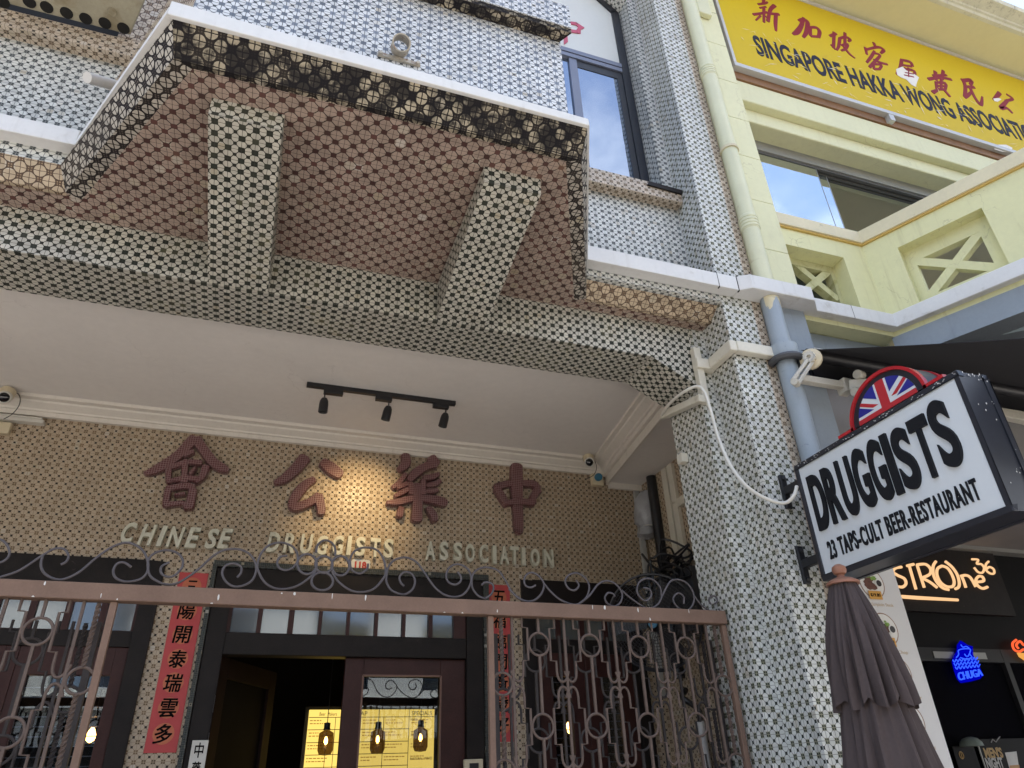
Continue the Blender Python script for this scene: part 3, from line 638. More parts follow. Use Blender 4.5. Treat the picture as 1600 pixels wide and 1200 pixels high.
# ---------------- big relief characters, strokes laid as mosaic ridges (7.5 px of a sketch grid to one pixel of the photograph)
def stroke(mb, pts, org, Y, front, k=7.5):
    """one brush stroke: a ridge with rounded ends following the points (x,y,half width)"""
    P = [PY(org[0] + a / k, org[1] + b / k, Y) for a, b, w in pts]
    wd = [(PY(org[0] + (a + w) / k, org[1] + b / k, Y) - PY(org[0] + a / k, org[1] + b / k, Y)).length for a, b, w in pts]
    c = [V3((p.x, w, p.z)) for p, w in zip(P, wd)]
    c = spline(c, 5); L = []; R_ = []
    for i, p in enumerate(c):
        t = c[min(i + 1, len(c) - 1)] - c[max(i - 1, 0)]; t = V3((t.x, 0, t.z)).normalized(); nn = V3((-t.z, 0, t.x)); L.append((p, nn, t))
    loop = [V3((p.x, 0, p.z)) + nn * p.y for p, nn, t in L]
    p, nn, t = L[-1]
    loop += [V3((p.x, 0, p.z)) + (nn * math.cos(a) + t * math.sin(a) * 0.55) * p.y for a in (math.pi * j / 8 for j in range(1, 8))]
    loop += [V3((p.x, 0, p.z)) - nn * p.y for p, nn, t in reversed(L)]
    p, nn, t = L[0]
    loop += [V3((p.x, 0, p.z)) + (-nn * math.cos(a) - t * math.sin(a) * 0.55) * p.y for a in (math.pi * j / 8 for j in range(1, 8))]
    ctr = sum(loop, V3()) / len(loop)
    # strip faces: back outline, front outline slightly drawn in
    n = len(loop); m = len(L)
    def inset(q, i):
        return q
    back = [V3((q.x, Y, q.z)) for q in loop]
    mid = [V3((q.x, Y - front * 0.72, q.z)) for q in loop]
    fr = []
    for i, q in enumerate(loop):
        a = loop[i - 1]; b = loop[(i + 1) % n]; t = (b - a).normalized(); nn = V3((t.z, 0, -t.x))
        qq = q + nn * 0.006
        if (qq - ctr).length > (q - ctr).length + 0.02: qq = q
        fr.append(V3((qq.x, Y - front, qq.z)))
    i0 = len(mb.v); mb.v += back + mid + fr
    for r in (0, n):
        for j in range(n): mb.f.append([i0 + r + j, i0 + r + (j + 1) % n, i0 + r + n + (j + 1) % n, i0 + r + n + j])
    f0 = i0 + 2 * n; e = m + 7
    for j in range(m - 1):      # quads across the ribbon
        mb.f.append([f0 + j, f0 + j + 1, f0 + e + (m - 1) - (j + 1), f0 + e + (m - 1) - j])
    mb.f.append([f0 + j for j in range(m - 1, m + 8)]); mb.f.append([f0 + j % n for j in range(e + m - 1, n + 1)])
    return mb
CH = {
 'hui': ((210, 670), [[(700,140,72),(520,330,66),(350,450,70),(190,528,50),(125,532,24)], [(730,150,66),(830,290,62),(930,420,66),(1050,490,55),(1090,510,38)],
    [(590,340,36),(690,290,34)], [(405,490,42),(405,640,36)], [(430,478,38),(620,420,40),(790,425,36)], [(840,470,52),(800,580,46),(725,650,32)],
    [(600,400,38),(590,650,48)], [(400,645,32),(600,610,42),(730,615,36)], [(660,560,30),(720,480,24)], [(395,740,46),(372,915,44)], [(390,722,42),(600,690,46),(690,712,52)],
    [(690,740,54),(645,940,60)], [(372,915,40),(560,895,36),(625,945,46)], [(480,800,24),(590,785,28)]]),
 'gong': ((410, 680), [[(490,290,75),(400,400,72),(270,520,62),(150,575,36)], [(705,340,62),(800,410,78),(900,480,64)],
    [(598,540,44),(500,600,58),(400,715,66),(335,830,50)], [(330,835,50),(400,862,58),(560,800,54),(655,735,56)], [(650,735,58),(678,860,56),(682,935,50)]]),
 'yao': ((580, 690), [[(392,180,52),(395,280,58),(325,345,42)], [(392,400,32),(325,490,34),(245,558,30)], [(300,560,34),(410,515,34)], [(270,662,28),(345,620,36),(430,578,32)],
    [(690,225,66),(745,285,58)], [(735,290,50),(620,320,50),(500,400,56),(435,480,38)], [(450,510,32),(462,640,36)], [(600,450,30),(700,440,38),(772,405,26)], [(592,480,34),(592,640,38)],
    [(640,532,32),(740,512,38),(795,480,28)], [(600,602,32),(700,598,34),(765,588,26)], [(480,622,36),(600,640,38)], [(470,532,28),(570,530,28)],
    [(178,738,30),(300,730,44),(480,690,44),(640,690,52),(780,718,58),(858,742,46)], [(530,560,56),(530,780,62),(518,930,70)], [(342,800,38),(318,895,44)], [(655,800,38),(712,880,48),(732,945,38)]]),
 'zhong': ((740, 700), [[(490,230,68),(490,500,72),(502,700,62),(512,960,54),(510,1000,42)], [(250,482,42),(330,450,42),(440,430,38)], [(262,495,46),(330,610,44),(368,690,30)],
    [(560,440,42),(680,440,42),(735,495,42)], [(735,515,46),(672,610,38),(685,660,34)], [(350,668,34),(500,650,38),(680,665,40)]])}
CS = thing('relief_characters', PY(540, 820, RW - 0.03), 'row of four big maroon mosaic Chinese characters high on the tan tiled wall', 'sign')
for kx in ('hui', 'gong', 'yao', 'zhong'):
    org, sts = CH[kx]; mb = MB()
    for i, s_ in enumerate(sts): stroke(mb, s_, org, RW - 0.001, 0.050 + 0.0021 * (i % 9))
    obj('character', mb, M['maroon'], CS)

# ---------------- raised English letters under them
LS = thing('raised_lettering', PY(540, 880, RW - 0.02), 'line of cream raised capital letters reading Chinese Druggists Association on the tan wall', 'sign')
row = [('C',201.5,834.7,.078,.16),('H',231,838,.080,.16),('I',253.7,840,.030,.16),('N',275,841.6,.085,.14),('E',302,842.5,.070,.13),('S',331.6,844,.070,.13),('E',352,844,.070,.14),
 ('D',427.7,849.5,.082,.10),('R',453,851,.082,.08),('U',478,852,.082,.06),('G',502,854,.078,.05),('G',527,854,.078,.05),('I',544.7,854.7,.030,.04),('S',562,856,.074,.03),('T',585.4,858,.076,0),('S',606,859,.074,0),
 ('A',671,862.5,.078,0),('S',692,863,.070,0),('S',713.5,864,.070,0),('O',732.6,866,.074,0),('C',754,867,.072,0),('I',770.7,868.6,.030,0),('A',786,869.5,.076,0),('T',802,870,.074,0),('I',816,871.5,.030,0),('O',834,873,.076,0),('N',855,874,.084,0)]
for ch, px, py, w, sl_ in row:
    c = PY(px, py, RW); h = 0.148
    q = rect_quad((c.x, RW - 0.001, c.z), (1, 0, 0), (0, 0, 1), w, h)
    obj('letter', put_text(MB(), ch, q, 0.042, (0, -1, 0), bold=0.03, slant=sl_ * h / w), M['letter_cream'], LS)
# house number
c = PY(563, 884, RW)
NP = thing('number_plate', c, 'small white enamel house number plate 118 above the doorway', 'house number')
w, h = 0.145, 0.09
pts = [V3((c.x + a, RW - 0.001, c.z + b)) for a, b in [(w / 2 - 0.02 + 0.02 * math.cos(t), h / 2 - 0.02 + 0.02 * math.sin(t)) for t in (0, .8, 1.57)] + [(-w / 2 + 0.02 - 0.02 * math.sin(t), h / 2 - 0.02 + 0.02 * math.cos(t)) for t in (0, .8, 1.57)] + [(-w / 2 + 0.02 - 0.02 * math.cos(t), -h / 2 + 0.02 - 0.02 * math.sin(t)) for t in (0, .8, 1.57)] + [(w / 2 - 0.02 + 0.02 * math.sin(t), -h / 2 + 0.02 - 0.02 * math.cos(t)) for t in (0, .8, 1.57)]]
obj('plate', MB().prism(pts, (0, -0.012, 0)), M['enamel'], NP)
obj('numeral', put_text(MB(), '118', rect_quad((c.x, RW - 0.013, c.z), (1, 0, 0), (0, 0, 1), 0.088, 0.058), 0.002, (0, -1, 0), bold=0.05), M['red_paint'], NP)

# ---------------- red couplets
def couplet(px0, px1, ptop, pbot, chars, rows, label):
    a = PY(px0, ptop, RW - 0.004); b = PY(px1, ptop, RW - 0.004); zb = PY((px0 + px1) / 2 - 40, pbot, RW - 0.004).z
    t = thing('couplet_banner', ((a.x + b.x) / 2, RW - 0.004, zb), label, 'banner', 'red couplets beside the doorway')
    obj('paper', MB().box(a.x, b.x, RW - 0.005, RW - 0.002, zb, a.z), M['red_paper'], t)
    xm = (a.x + b.x) / 2; n = len(chars); ht = a.z - zb
    for i, chh in enumerate(chars):
        z = PY((px0 + px1) / 2, rows[i], RW).z
        s = 0.108
        obj('printed_disc', MB().lathe([(0.062, 0), (0.062, 0.0012)], (xm, RW - 0.0052, z), (0, -1, 0), 24), M['gold_disc'], t)
        obj('character', put_brush(MB(), chh, rect_quad((xm, RW - 0.0066, z), (1, 0, 0), (0.08, 0, 1), s * (0.55 if chh in '三' else 0.92), s * (0.75 if chh in '三' else 1)), 0.0012, (0, -1, 0), 0.022), M['ink'], t)
couplet(281, 326.5, 894, 1176, '三陽開泰瑞雲多', (917, 955, 992, 1030, 1067, 1106, 1146), 'red paper couplet with seven black characters, left of the doorway')
couplet(762, 796, 913, 1160, '五福臨門新歲好', (934, 970, 1002, 1034, 1067, 1100, 1133), 'red paper couplet seen behind the iron gate, right of the doorway')
# small white plaque by the left jamb
c = PY(309, 1185, RW - 0.06)
pq = thing('plaque', c, 'white plaque with black brush characters low on the left door jamb', 'plaque')
obj('board', MB().box(c.x - 0.047, c.x + 0.047, RW - 0.075, RW - 0.047, c.z - 0.5, c.z + 0.10), M['enamel'], pq)
for i, chh in enumerate('中藥'): obj('character', put_brush(MB(), chh, rect_quad((c.x, RW - 0.0755, c.z + 0.045 - 0.105 * i), (1, 0, 0), (0, 0, 1), 0.05, 0.082), 0.0012, (0, -1, 0), 0.02), M['ink'], pq)
c = PY(740, 1194, RW - 0.05)
ic = thing('intercom', c, 'beige intercom box low on the right door jamb', 'intercom')
obj('case', MB().box(c.x - 0.075, c.x + 0.06, RW - 0.085, RW - 0.046, c.z - 0.14, c.z + 0.03), M['cream_plastic'], ic, bevel=0.006)
obj('screen', MB().box(c.x - 0.04, c.x + 0.025, RW - 0.089, RW - 0.0855, c.z - 0.05, c.z + 0.005), M['black_plastic'], ic)
obj('button', MB().lathe([(0.006, 0), (0.006, 0.004)], (c.x - 0.06, RW - 0.0855, c.z - 0.05), (0, -1, 0), 12), M['frame_grey'], ic)

# ================================================================== the iron gate
GY = 3.40
GX0, GX1 = 1.075, 2.41
GR_ = thing('gate_header', (0.7, GY, 2.34), 'long dusty pink gate header with curling grey iron scrolls along its top', 'gate')
obj('header_bar', MB().box(-3.2, 2.425, GY - 0.03, GY + 0.03, 2.342, 2.412), M['gate_pink'], GR_, bevel=0.004)
fl = MB()
random.seed(3)
for k in range(18):
    x = random.uniform(-1.0, 2.35); z = random.choice([2.405, 2.345, random.uniform(2.35, 2.40)]); w = random.uniform(0.002, 0.006); h = random.uniform(0.004, 0.020)
    pts = [V3((x + w * math.cos(a) * random.uniform(.6, 1.2), GY - 0.0312, z - 0.004 + h * math.sin(a) * random.uniform(.5, 1))) for a in (0, .9, 1.8, 2.7, 3.6, 4.5, 5.4)]
    pts = [V3((p.x, p.y, min(max(p.z, 2.3435), 2.4105))) for p in pts]
    fl.prism(pts, (0, 0.0008, 0))
obj('flaked_spots', fl, M['gate_flake'], GR_)
def pxpath(pts, org=(0, 0), k=1.0, n=5, Y=GY): return spline([PY(org[0] + a / k, org[1] + b / k, Y) for a, b in pts], n)
SCR = [((0, 0), 1, [(-14,846),(0,843),(12,853),(14,869),(0,879),(-16,874)]),
 ((0, 0), 1, [(-10,905),(0,902),(31,891),(66,868),(84,858),(100,858),(107,869),(103,878),(95,882)]),
 ((0, 0), 1, [(67,867),(64,884),(72,898),(94,906),(122,895),(150,872),(175,855),(200,848),(222,859),(231,878),(230,894),(219,905),(197,909),(181,903),(177,892),(183,881),(194,879),(205,886)]),
 ((180, 800), 5.77, [(605,500),(540,570),(470,585),(415,550),(420,490),(490,455)]),
 ((180, 800), 5.77, [(605,500),(608,430),(560,370),(460,345),(350,375),(298,440),(300,540),(340,600),(450,652),(560,642),(680,570),(770,500),(880,400),(980,345),(1100,335),(1200,370),(1260,450),(1268,540),(1220,630),(1100,675),(1010,640),(965,560),(990,490),(1060,465),(1130,490),(1135,545),(1100,590)]),
 ((400, 820), 5.77, [(330,390),(270,410),(210,390),(190,340),(220,290),(280,278)]),
 ((400, 820), 5.77, [(330,390),(372,330),(370,255),(320,190),(220,160),(110,190),(40,270),(12,370),(30,440),(80,520),(160,570),(250,580),(350,560),(440,510),(520,440),(548,400)]),
 ((400, 820), 5.77, [(685,420),(700,450),(750,520),(850,590),(950,608),(1060,578),(1150,480),(1168,400),(1140,290),(1080,222),(980,205),(900,230),(855,290),(850,360),(870,415),(930,440),(975,422),(1004,392),(1010,350)]),
 ((400, 820), 5.77, [(540,250),(555,185),(595,148),(640,140),(690,170),(715,220),(712,280)]),
 ((600, 840), 5.77, [(125,505),(60,470),(22,400),(22,350),(40,265),(100,200),(200,180),(290,220),(360,310),(420,400),(480,470),(560,522),(650,535),(730,500),(782,410),(780,330),(740,270),(660,240),(590,270),(560,340),(580,400),(640,425),(690,395),(692,350),(662,308)]),
 ((600, 840), 5.77, [(125,505),(190,512),(258,465),(280,390),(250,330),(190,310),(142,350),(148,400),(180,437)]),
 ((600, 840), 5.77, [(910,552),(850,525),(800,460),(790,390),(805,325),(860,280),(940,270),(1030,300),(1090,380),(1140,470),(1200,540),(1265,572)]),
 ((600, 840), 5.77, [(910,552),(968,510),(988,450),(965,412),(912,405),(880,430)]),
 ((800, 880), 3.73, [(-20,150),(0,170),(60,215),(120,220),(170,180),(186,120),(152,72),(110,55),(75,80),(75,125),(108,142),(138,128)]),
 ((800, 880), 3.73, [(186,118),(230,170),(290,218),(375,242),(432,200),(450,140),(430,90),(380,58),(330,70),(310,108),(330,147),(365,158),(390,130),(372,98)]),
 ((800, 880), 3.73, [(385,240),(450,190),(500,125),(550,103),(602,120),(640,172),(635,222),(600,252),(558,236),(541,203),(558,174),(588,178),(600,195)]),
 ((800, 880), 3.73, [(640,158),(700,210),(790,264),(850,240),(878,185),(918,112),(960,95),(1012,112),(1052,162),(1060,222),(1030,272),(988,272),(950,240),(940,202),(968,175),(1000,195),(1000,238)]),
 ((800, 880), 3.73, [(872,195),(862,140),(822,97),(772,91),(736,120),(730,172),(758,210),(790,216),(813,182),(797,150),(765,144)]),
 ((800, 880), 3.73, [(1058,185),(1110,250),(1180,290),(1213,284),(1203,264)]),
 ((800, 880), 3.73, [(1160,240),(1147,215),(1165,192),(1190,198),(1196,222),(1180,238)])]
for org, k, pts in SCR:
    mb = MB(); mb.tube(pxpath(pts, org, k), 0.0053, 8)
    obj('scroll', mb, M['scroll_iron'], GR_, smooth=True)
for cx, cy, rx, ry in ((460,355,88,90),(612,360,78,76),(597,510,97,82),(762,370,80,88)):
    mb = MB(); mb.tube([PY(400 + (cx + rx * math.cos(a)) / 5.77, 820 + (cy + ry * math.sin(a)) / 5.77, GY) for a in [2 * math.pi * j / 28 for j in range(28)]], 0.006, 8, closed=True)
    obj('scroll_ring', mb, M['scroll_iron'], GR_, smooth=True)

RT, RP, ZM = 2.216, 0.366, 2.033      # first ring height, pattern height, height of the first crossing
def twisted(mb, x, z0, z1, GY, w=0.011, pitch=0.085):
    n = int((z1 - z0) / 0.007); i0 = len(mb.v)
    for k in range(n + 1):
        a = 2 * math.pi * k * 0.007 / pitch
        for j in range(4): mb.v.append(V3((x + w * math.cos(a + j * math.pi / 2), GY + w * math.sin(a + j * math.pi / 2), z0 + k * 0.007)))
        if k:
            for j in range(4): mb.f.append([i0 + (k - 1) * 4 + j, i0 + (k - 1) * 4 + (j + 1) % 4, i0 + k * 4 + (j + 1) % 4, i0 + k * 4 + j])
def leaf(x0, x1, label, GY=GY, dz=0.0, iron='gate_iron', post='gate_pink'):
    """gate leaf of vertical bars, rings and C-scrolls between two posts"""
    t = thing('gate_leaf', ((x0 + x1) / 2, GY, 0.25), label, 'gate', 'leaves of the folding iron gate')
    zt, zb = 2.341 + dz, 1.15; RT, ZM = 2.216 + dz, 2.033 + dz
    for x in (x0, x1): obj('post', MB().box(x - 0.014, x + 0.014, GY - 0.014, GY + 0.014, 0.25, zt), M[post], t, bevel=0.002)
    obj('bottom_rail', MB().box(x0 + 0.0145, x1 - 0.0145, GY - 0.012, GY + 0.012, 0.30, 0.335), M[post], t)
    n = round((x1 - x0 - 0.22) / 0.278); seps = [x0 + (x1 - x0 - n * 0.278) / 2 + 0.278 * k for k in range(n + 1)]
    b = MB()
    for s_ in seps: b.box(s_ - 0.006, s_ + 0.006, GY - 0.006, GY + 0.006, 0.336, zt)
    obj('upright', b, M[iron], t, kind=None)
    rows = []; z = RT
    while z > 1.2: rows.append(z); z -= RP
    for k in range(n):
        c = (seps[k] + seps[k + 1]) / 2; mb = MB(); top = zt
        for zr in rows:
            mb.box(c - 0.006, c + 0.006, GY - 0.006, GY + 0.006, zr + 0.05, top); top = zr - 0.05
        mb.box(c - 0.006, c + 0.006, GY - 0.006, GY + 0.006, 0.336, top)
        obj('centre_bar', mb, M[iron], t)
        for zr in rows:
            r = MB(); r.tube([(c + 0.053 * math.cos(a), GY, zr + 0.053 * math.sin(a)) for a in [2 * math.pi * j / 24 for j in range(24)]], 0.0062, 8, closed=True)
            obj('ring', r, M[iron], t, smooth=True)
        for sg in (-1, 1):
            mb = MB()
            for i, zr in enumerate(rows):
                up = (zr + RP / 2); dn = (zr - RP / 2)
                cur_t = [(0.150, up - 0.060), (0.138, up - 0.030), (0.122, up - 0.013), (0.104, up - 0.014), (0.091, up - 0.032), (0.087, up - 0.058)]
                cur_b = [(a, 2 * zr - zz) for a, zz in reversed(cur_t)]
                body = [(0.087, zr + 0.078), (0.059, zr + 0.076), (0.059, zr - 0.076), (0.087, zr - 0.078)]
                if i == 0: path = [V3((c + sg * a, GY, zz)) for a, zz in [(0.087, zt)] + body] + spline([(c + sg * a, GY, zz) for a, zz in cur_b], 3)
                else: path = spline([(c + sg * a, GY, zz) for a, zz in cur_t], 3) + [V3((c + sg * a, GY, zz)) for a, zz in body] + spline([(c + sg * a, GY, zz) for a, zz in cur_b], 3)
                mb.tube(path, 0.0062, 6)
            obj('shaped_bar', mb, M[iron], t)
    for xe in ((x0 + seps[0]) / 2, (x1 + seps[-1]) / 2):
        mb = MB(); twisted(mb, xe, ZM + 0.05, zt, GY); twisted(mb, xe, ZM - RP + 0.05, ZM - 0.05, GY); twisted(mb, xe, 0.4, ZM - RP - 0.05, GY)
        obj('twisted_bar', mb, M[iron], t)
        for zz in (ZM, ZM - RP):
            r = MB(); r.tube([(xe + 0.05 * math.cos(a), GY, zz + 0.05 * math.sin(a)) for a in [2 * math.pi * j / 24 for j in range(24)]], 0.0062, 8, closed=True)
            obj('ring', r, M[iron], t, smooth=True)
    return t
leaf(GX0, GX1, 'pinkish iron gate leaf of rings and scrolls, standing at the right beside the tiled pillar')
leaf(1.15, 2.418, 'shade-darkened iron gate leaf folded back behind the right front leaf', GY + 0.17, -0.05, 'shaded_iron', 'shaded_iron')
leaf(-0.585 - (GX1 - GX0), -0.585, 'pinkish iron gate leaf of rings and scrolls, at the left edge of the doorway')
leaf(-1.96, -0.655, 'shade-darkened iron gate leaf folded back behind the left front leaf', GY + 0.17, -0.05, 'shaded_iron', 'shaded_iron')

# ================================================================== walkway fittings
TLY = 4.54
TL = thing('track_light', (0.65, TLY, ZC), 'black ceiling track with three bullet spotlights, the middle one lit', 'spotlight')
obj('track', MB().box(0.10, 1.19, TLY - 0.018, TLY + 0.018, ZC - 0.034, ZC - 0.001), M['black_metal'], TL, bevel=0.003)
tgt = PY(556, 800, RW)
for i, x in enumerate((0.232, 0.690, 1.118)):
    obj('adaptor', MB().box(x - 0.01 if i < 1 else x - 0.1, x + 0.125 if i < 1 else x + 0.02, TLY - 0.02, TLY + 0.02, ZC - 0.072, ZC - 0.0345), M['black_metal'], TL, bevel=0.004)
    d = V3((0.0, 0.15, -1)) if i == 0 else (V3((-0.14, 0.32, -1)) if i == 1 else V3((-0.18, 0.25, -1))); d.normalize()
    a = V3((x, TLY, ZC - 0.0725)); b = a + V3((0, 0, -0.035))
    sp = obj('spotlight', MB().lathe([(0.006, 0), (0.019, 0.006), (0.029, 0.026), (0.032, 0.05), (0.033, 0.112), (0.029, 0.114), (0.026, 0.10), (0.004, 0.09)], b - d * 0.004, d, 20), M['black_plastic'], TL, smooth=True)
    obj('stem', MB().tube([a, b + d * 0.01], 0.005, 8), M['black_metal'], sp)
    if i == 1:
        lt = bpy.data.lights.new('spot_lamp', 'SPOT'); lt.energy = 15; lt.spot_size = math.radians(72); lt.spot_blend = 1.0; lt.shadow_soft_size = 0.02; lt.color = (1.0, 0.72, 0.36)
        lo = bpy.data.objects.new('spot_lamp', lt); COL.objects.link(lo); lo.location = b + d * 0.13; lo.rotation_mode = 'QUATERNION'
        lo.rotation_quaternion = (lo.location - tgt).to_track_quat('Z', 'Y')
def turret(c, label, dd):
    t = thing('security_camera', c, label, 'security camera', 'security cameras of the walkway')
    c = V3(c); d = V3(dd).normalized()
    obj('base', MB().lathe([(0.048, 0.0), (0.052, 0.01), (0.046, 0.055), (0.038, 0.06)], c + V3((0, 0.02, 0.06)), (0, -0.25, -1), 24), M['cream_plastic'], t, smooth=True)
    hd = obj('head', MB().lathe([(0.004, -0.045), (0.03, -0.035), (0.044, -0.01), (0.046, 0.012), (0.040, 0.034)], c, d, 24), M['white_plastic'], t, smooth=True)
    obj('lens', MB().lathe([(0.034, 0.0), (0.032, 0.010), (0.020, 0.018), (0.004, 0.021)], c + d * 0.0345, d, 24), M['lens'], hd, smooth=True)
    pts = [c + V3((0.0, 0.06, 0.07)), c + V3((0.06, 0.04, 0.05)), c + V3((0.085, 0.04, -0.02)), c + V3((0.06, 0.06, -0.09)), c + V3((0.0, 0.11, -0.12))]
    obj('wire', MB().tube(spline(pts, 6), 0.003, 6), M['black_plastic'], t, smooth=True)
turret(PY(921, 722, RW - 0.22), 'white dome security camera under the cornice at the right end of the walkway', (-0.4, -0.8, -0.45))
turret(PY(8, 620, RW - 0.22), 'cream dome security camera at the far left end of the cornice', (0.15, -0.8, -0.5))
c = PY(932, 750, RW - 0.02)
jb = thing('junction_box', c, 'blue plastic cap on a small cream box below the right security camera', 'box')
obj('box', MB().box(c.x - 0.055, c.x + 0.055, RW - 0.05, RW - 0.001, c.z - 0.06, c.z + 0.05), M['cream_plastic'], jb, bevel=0.004)
obj('cap', MB().lathe([(0.034, 0), (0.036, 0.02), (0.030, 0.035)], (c.x, RW - 0.051, c.z + 0.01), (0, -1, 0), 20), M['blue_tag'], jb, smooth=True)
a = PY(0, 650, RW - 0.03); b = PY(70, 660, RW - 0.03)
ts = thing('batten_light', (a.x, RW - 0.03, a.z), 'slim white batten under the left end of the cornice', 'lamp')
obj('body', MB().box(a.x - 0.6, b.x, RW - 0.06, RW - 0.002, b.z - 0.02, b.z + 0.006), M['white_plastic'], ts, bevel=0.003)
obj('tube', MB().tube([(a.x - 0.6, RW - 0.04, b.z + 0.02), (b.x - 0.02, RW - 0.04, b.z + 0.02)], 0.011, 10), M['white_plastic'], ts, smooth=True)
c = PY(8, 668, RW - 0.03)
obj('cable_box', MB().box(c.x - 0.08, c.x + 0.035, RW - 0.05, RW - 0.002, c.z - 0.05, c.z + 0.035), M['cream_plastic'], None, 'cream cable box on the tan wall at the left edge', 'box', bevel=0.004)
# corner conduit with a bagged lamp
xc = 3.115
cd = thing('conduit', (xc, RW - 0.02, 0.3), 'white conduit running down the rear corner of the walkway', 'conduit')
obj('pipe', MB().box(xc - 0.03, xc + 0.02, RW - 0.035, RW - 0.002, 2.2, 3.925), M['conduit'], cd, bevel=0.004)
cb = PY(1010, 803, RW - 0.12)
random.seed(5)
mb = MB(); prof = [(0.01, 0.21), (0.05, 0.20), (0.10, 0.12), (0.115, 0.02), (0.095, -0.08), (0.055, -0.12), (0.075, -0.14), (0.085, -0.20), (0.03, -0.22), (0.005, -0.22)]
mb.lathe(prof, cb, (0.1, -0.05, 1), 18)
for v in mb.v: v += V3((random.uniform(-1, 1), random.uniform(-1, 1), random.uniform(-1, 1))) * 0.011
wl = thing('wrapped_lamp', cb - V3((0, 0, 0.22)), 'lamp wrapped in a grey plastic bag in the rear corner of the walkway', 'lamp')
obj('bag', mb, M['bag'], wl, smooth=True)
obj('tie', MB().tube([cb + V3((0.062 * math.cos(a), 0.062 * math.sin(a), -0.12)) for a in [2 * math.pi * j / 16 for j in range(16)]], 0.005, 6, closed=True), M['white_plastic'], wl)
# trunking and cables on the side wall
def sidepx(px, py, X=3.15): return PX(px, py, X)
p0, p1 = sidepx(1040, 745, 3.14), sidepx(1062, 865, 3.14)
ym = (p0.y + p1.y) / 2
tr = thing('cable_trunking', (3.15, ym, 1.9), 'cream vertical trunking pair on the brown tiled side wall', 'trunking')
for dy in (-0.10, 0.0): obj('channel', MB().box(3.135, 3.168, ym + dy, ym + dy + 0.075, 2.55, 3.96), M['trim'], tr, bevel=0.003)
obj('cross_channel', MB().box(3.13, 3.168, 3.75, ym - 0.105, 3.56, 3.63), M['trim'], tr, bevel=0.003)
obj('pipe', MB().tube([(3.14, ym + 0.25, 2.3), (3.14, ym + 0.25, 3.97)], 0.045, 12), M['black_plastic'], None, 'black soil pipe beside the cream trunking on the side wall', 'pipe', smooth=True)
random.seed(9)
cbm = thing('cable_bundle', (3.0, ym + 0.1, 2.9), 'tangle of black cables looped on the side wall above the fan', 'cable')
base = sidepx(1047, 893, 3.05)
for k in range(9):
    pts = [base + V3((random.uniform(-0.05, 0.08), random.uniform(-0.25, 0.25), random.uniform(-0.02, 0.05)))]
    for j in range(4): pts.append(base + V3((random.uniform(-0.16, 0.04), random.uniform(-0.35, 0.35), random.uniform(-0.16, 0.2))))
    pts.append(base + V3((0.05, random.uniform(-0.1, 0.2), -0.2)))
    obj('cable', MB().tube(spline(pts, 6), 0.009, 6), M['black_plastic'], cbm, smooth=True)
obj('cable', MB().tube(spline([PX(1003, 866, 2.95), PX(1020, 885, 2.95), PX(1038, 893, 3.0), PX(1050, 905, 3.05)], 6), 0.011, 6), M['black_plastic'], cbm, smooth=True)
# wall fan
fc = PY(1022, 972, 4.55); fn = V3((-0.62, -0.72, -0.30)).normalized()
fe1 = fn.cross(V3((0, 0, 1))).normalized(); fe2 = fn.cross(fe1); FR = 0.33
wf = thing('wall_fan', fc, 'big black caged wall fan tilted down behind the right gate leaf', 'fan')
def circ(r, off, n=40): return [fc + (fe1 * math.cos(a) + fe2 * math.sin(a)) * r + fn * off for a in [2 * math.pi * j / n for j in range(n)]]
cage = MB(); cage.tube(circ(FR, 0), 0.008, 6, closed=True); cage.tube(circ(FR, -0.05), 0.007, 6, closed=True)
for r in range(1, 12): cage.tube(circ(FR * (0.22 + 0.78 * r / 12), 0.06 * (1 - (r / 12) ** 2)), 0.0022, 4, closed=True)
for j in range(44):
    a = 2 * math.pi * j / 44; e = fe1 * math.cos(a) + fe2 * math.sin(a); e2 = fe1 * math.cos(a + 0.25) + fe2 * math.sin(a + 0.25)
    cage.tube([fc + e * 0.06 + fn * 0.062, fc + (e + e2).normalized() * FR * 0.6 + fn * 0.045, fc + e2 * FR + fn * 0.002], 0.002, 4)
    cage.tube([fc + e * 0.07 - fn * 0.12, fc + e * FR * 0.7 - fn * 0.11, fc + e * FR - fn * 0.05], 0.002, 4)
obj('cage', cage, M['fan_mesh'], wf)
bl = MB()
for j in range(3):
    a0 = 2.1 * j
    e = fe1 * math.cos(a0) + fe2 * math.sin(a0); s_ = fe1 * -math.sin(a0) + fe2 * math.cos(a0)
    bl.prism([fc + e * 0.05 - s_ * 0.03 - fn * 0.03, fc + e * 0.28 - s_ * 0.10 - fn * 0.05, fc + e * 0.29 + s_ * 0.06 - fn * 0.01, fc + e * 0.06 + s_ * 0.04 - fn * 0.01], fn * 0.004)
obj('blades', bl, M['black_plastic'], wf)
obj('motor', MB().lathe([(0.03, 0.03), (0.07, 0.0), (0.09, -0.06), (0.09, -0.16), (0.05, -0.20)], fc - fn * 0.06, fn, 20), M['black_plastic'], wf, smooth=True)
obj('hub_badge', MB().lathe([(0.035, 0.0), (0.03, 0.012)], fc + fn * 0.06, fn, 20), M['blue_tag'], wf, smooth=True)
obj('arm', MB().tube([fc - fn * 0.2, (3.1, fc.y + 0.25, fc.z + 0.16), (3.169, fc.y + 0.25, fc.z + 0.16)], 0.025, 8), M['black_plastic'], wf)
gb = sidepx(1078, 925, 3.10)
obj('switch_box', MB().box(3.03, 3.168, gb.y - 0.16, gb.y + 0.16, gb.z - 0.30, gb.z + 0.16), M['grey_box'], None, 'dark grey switch box on the side wall beside the fan', 'box', bevel=0.006)
gp = sidepx(1092, 1100, 3.13)
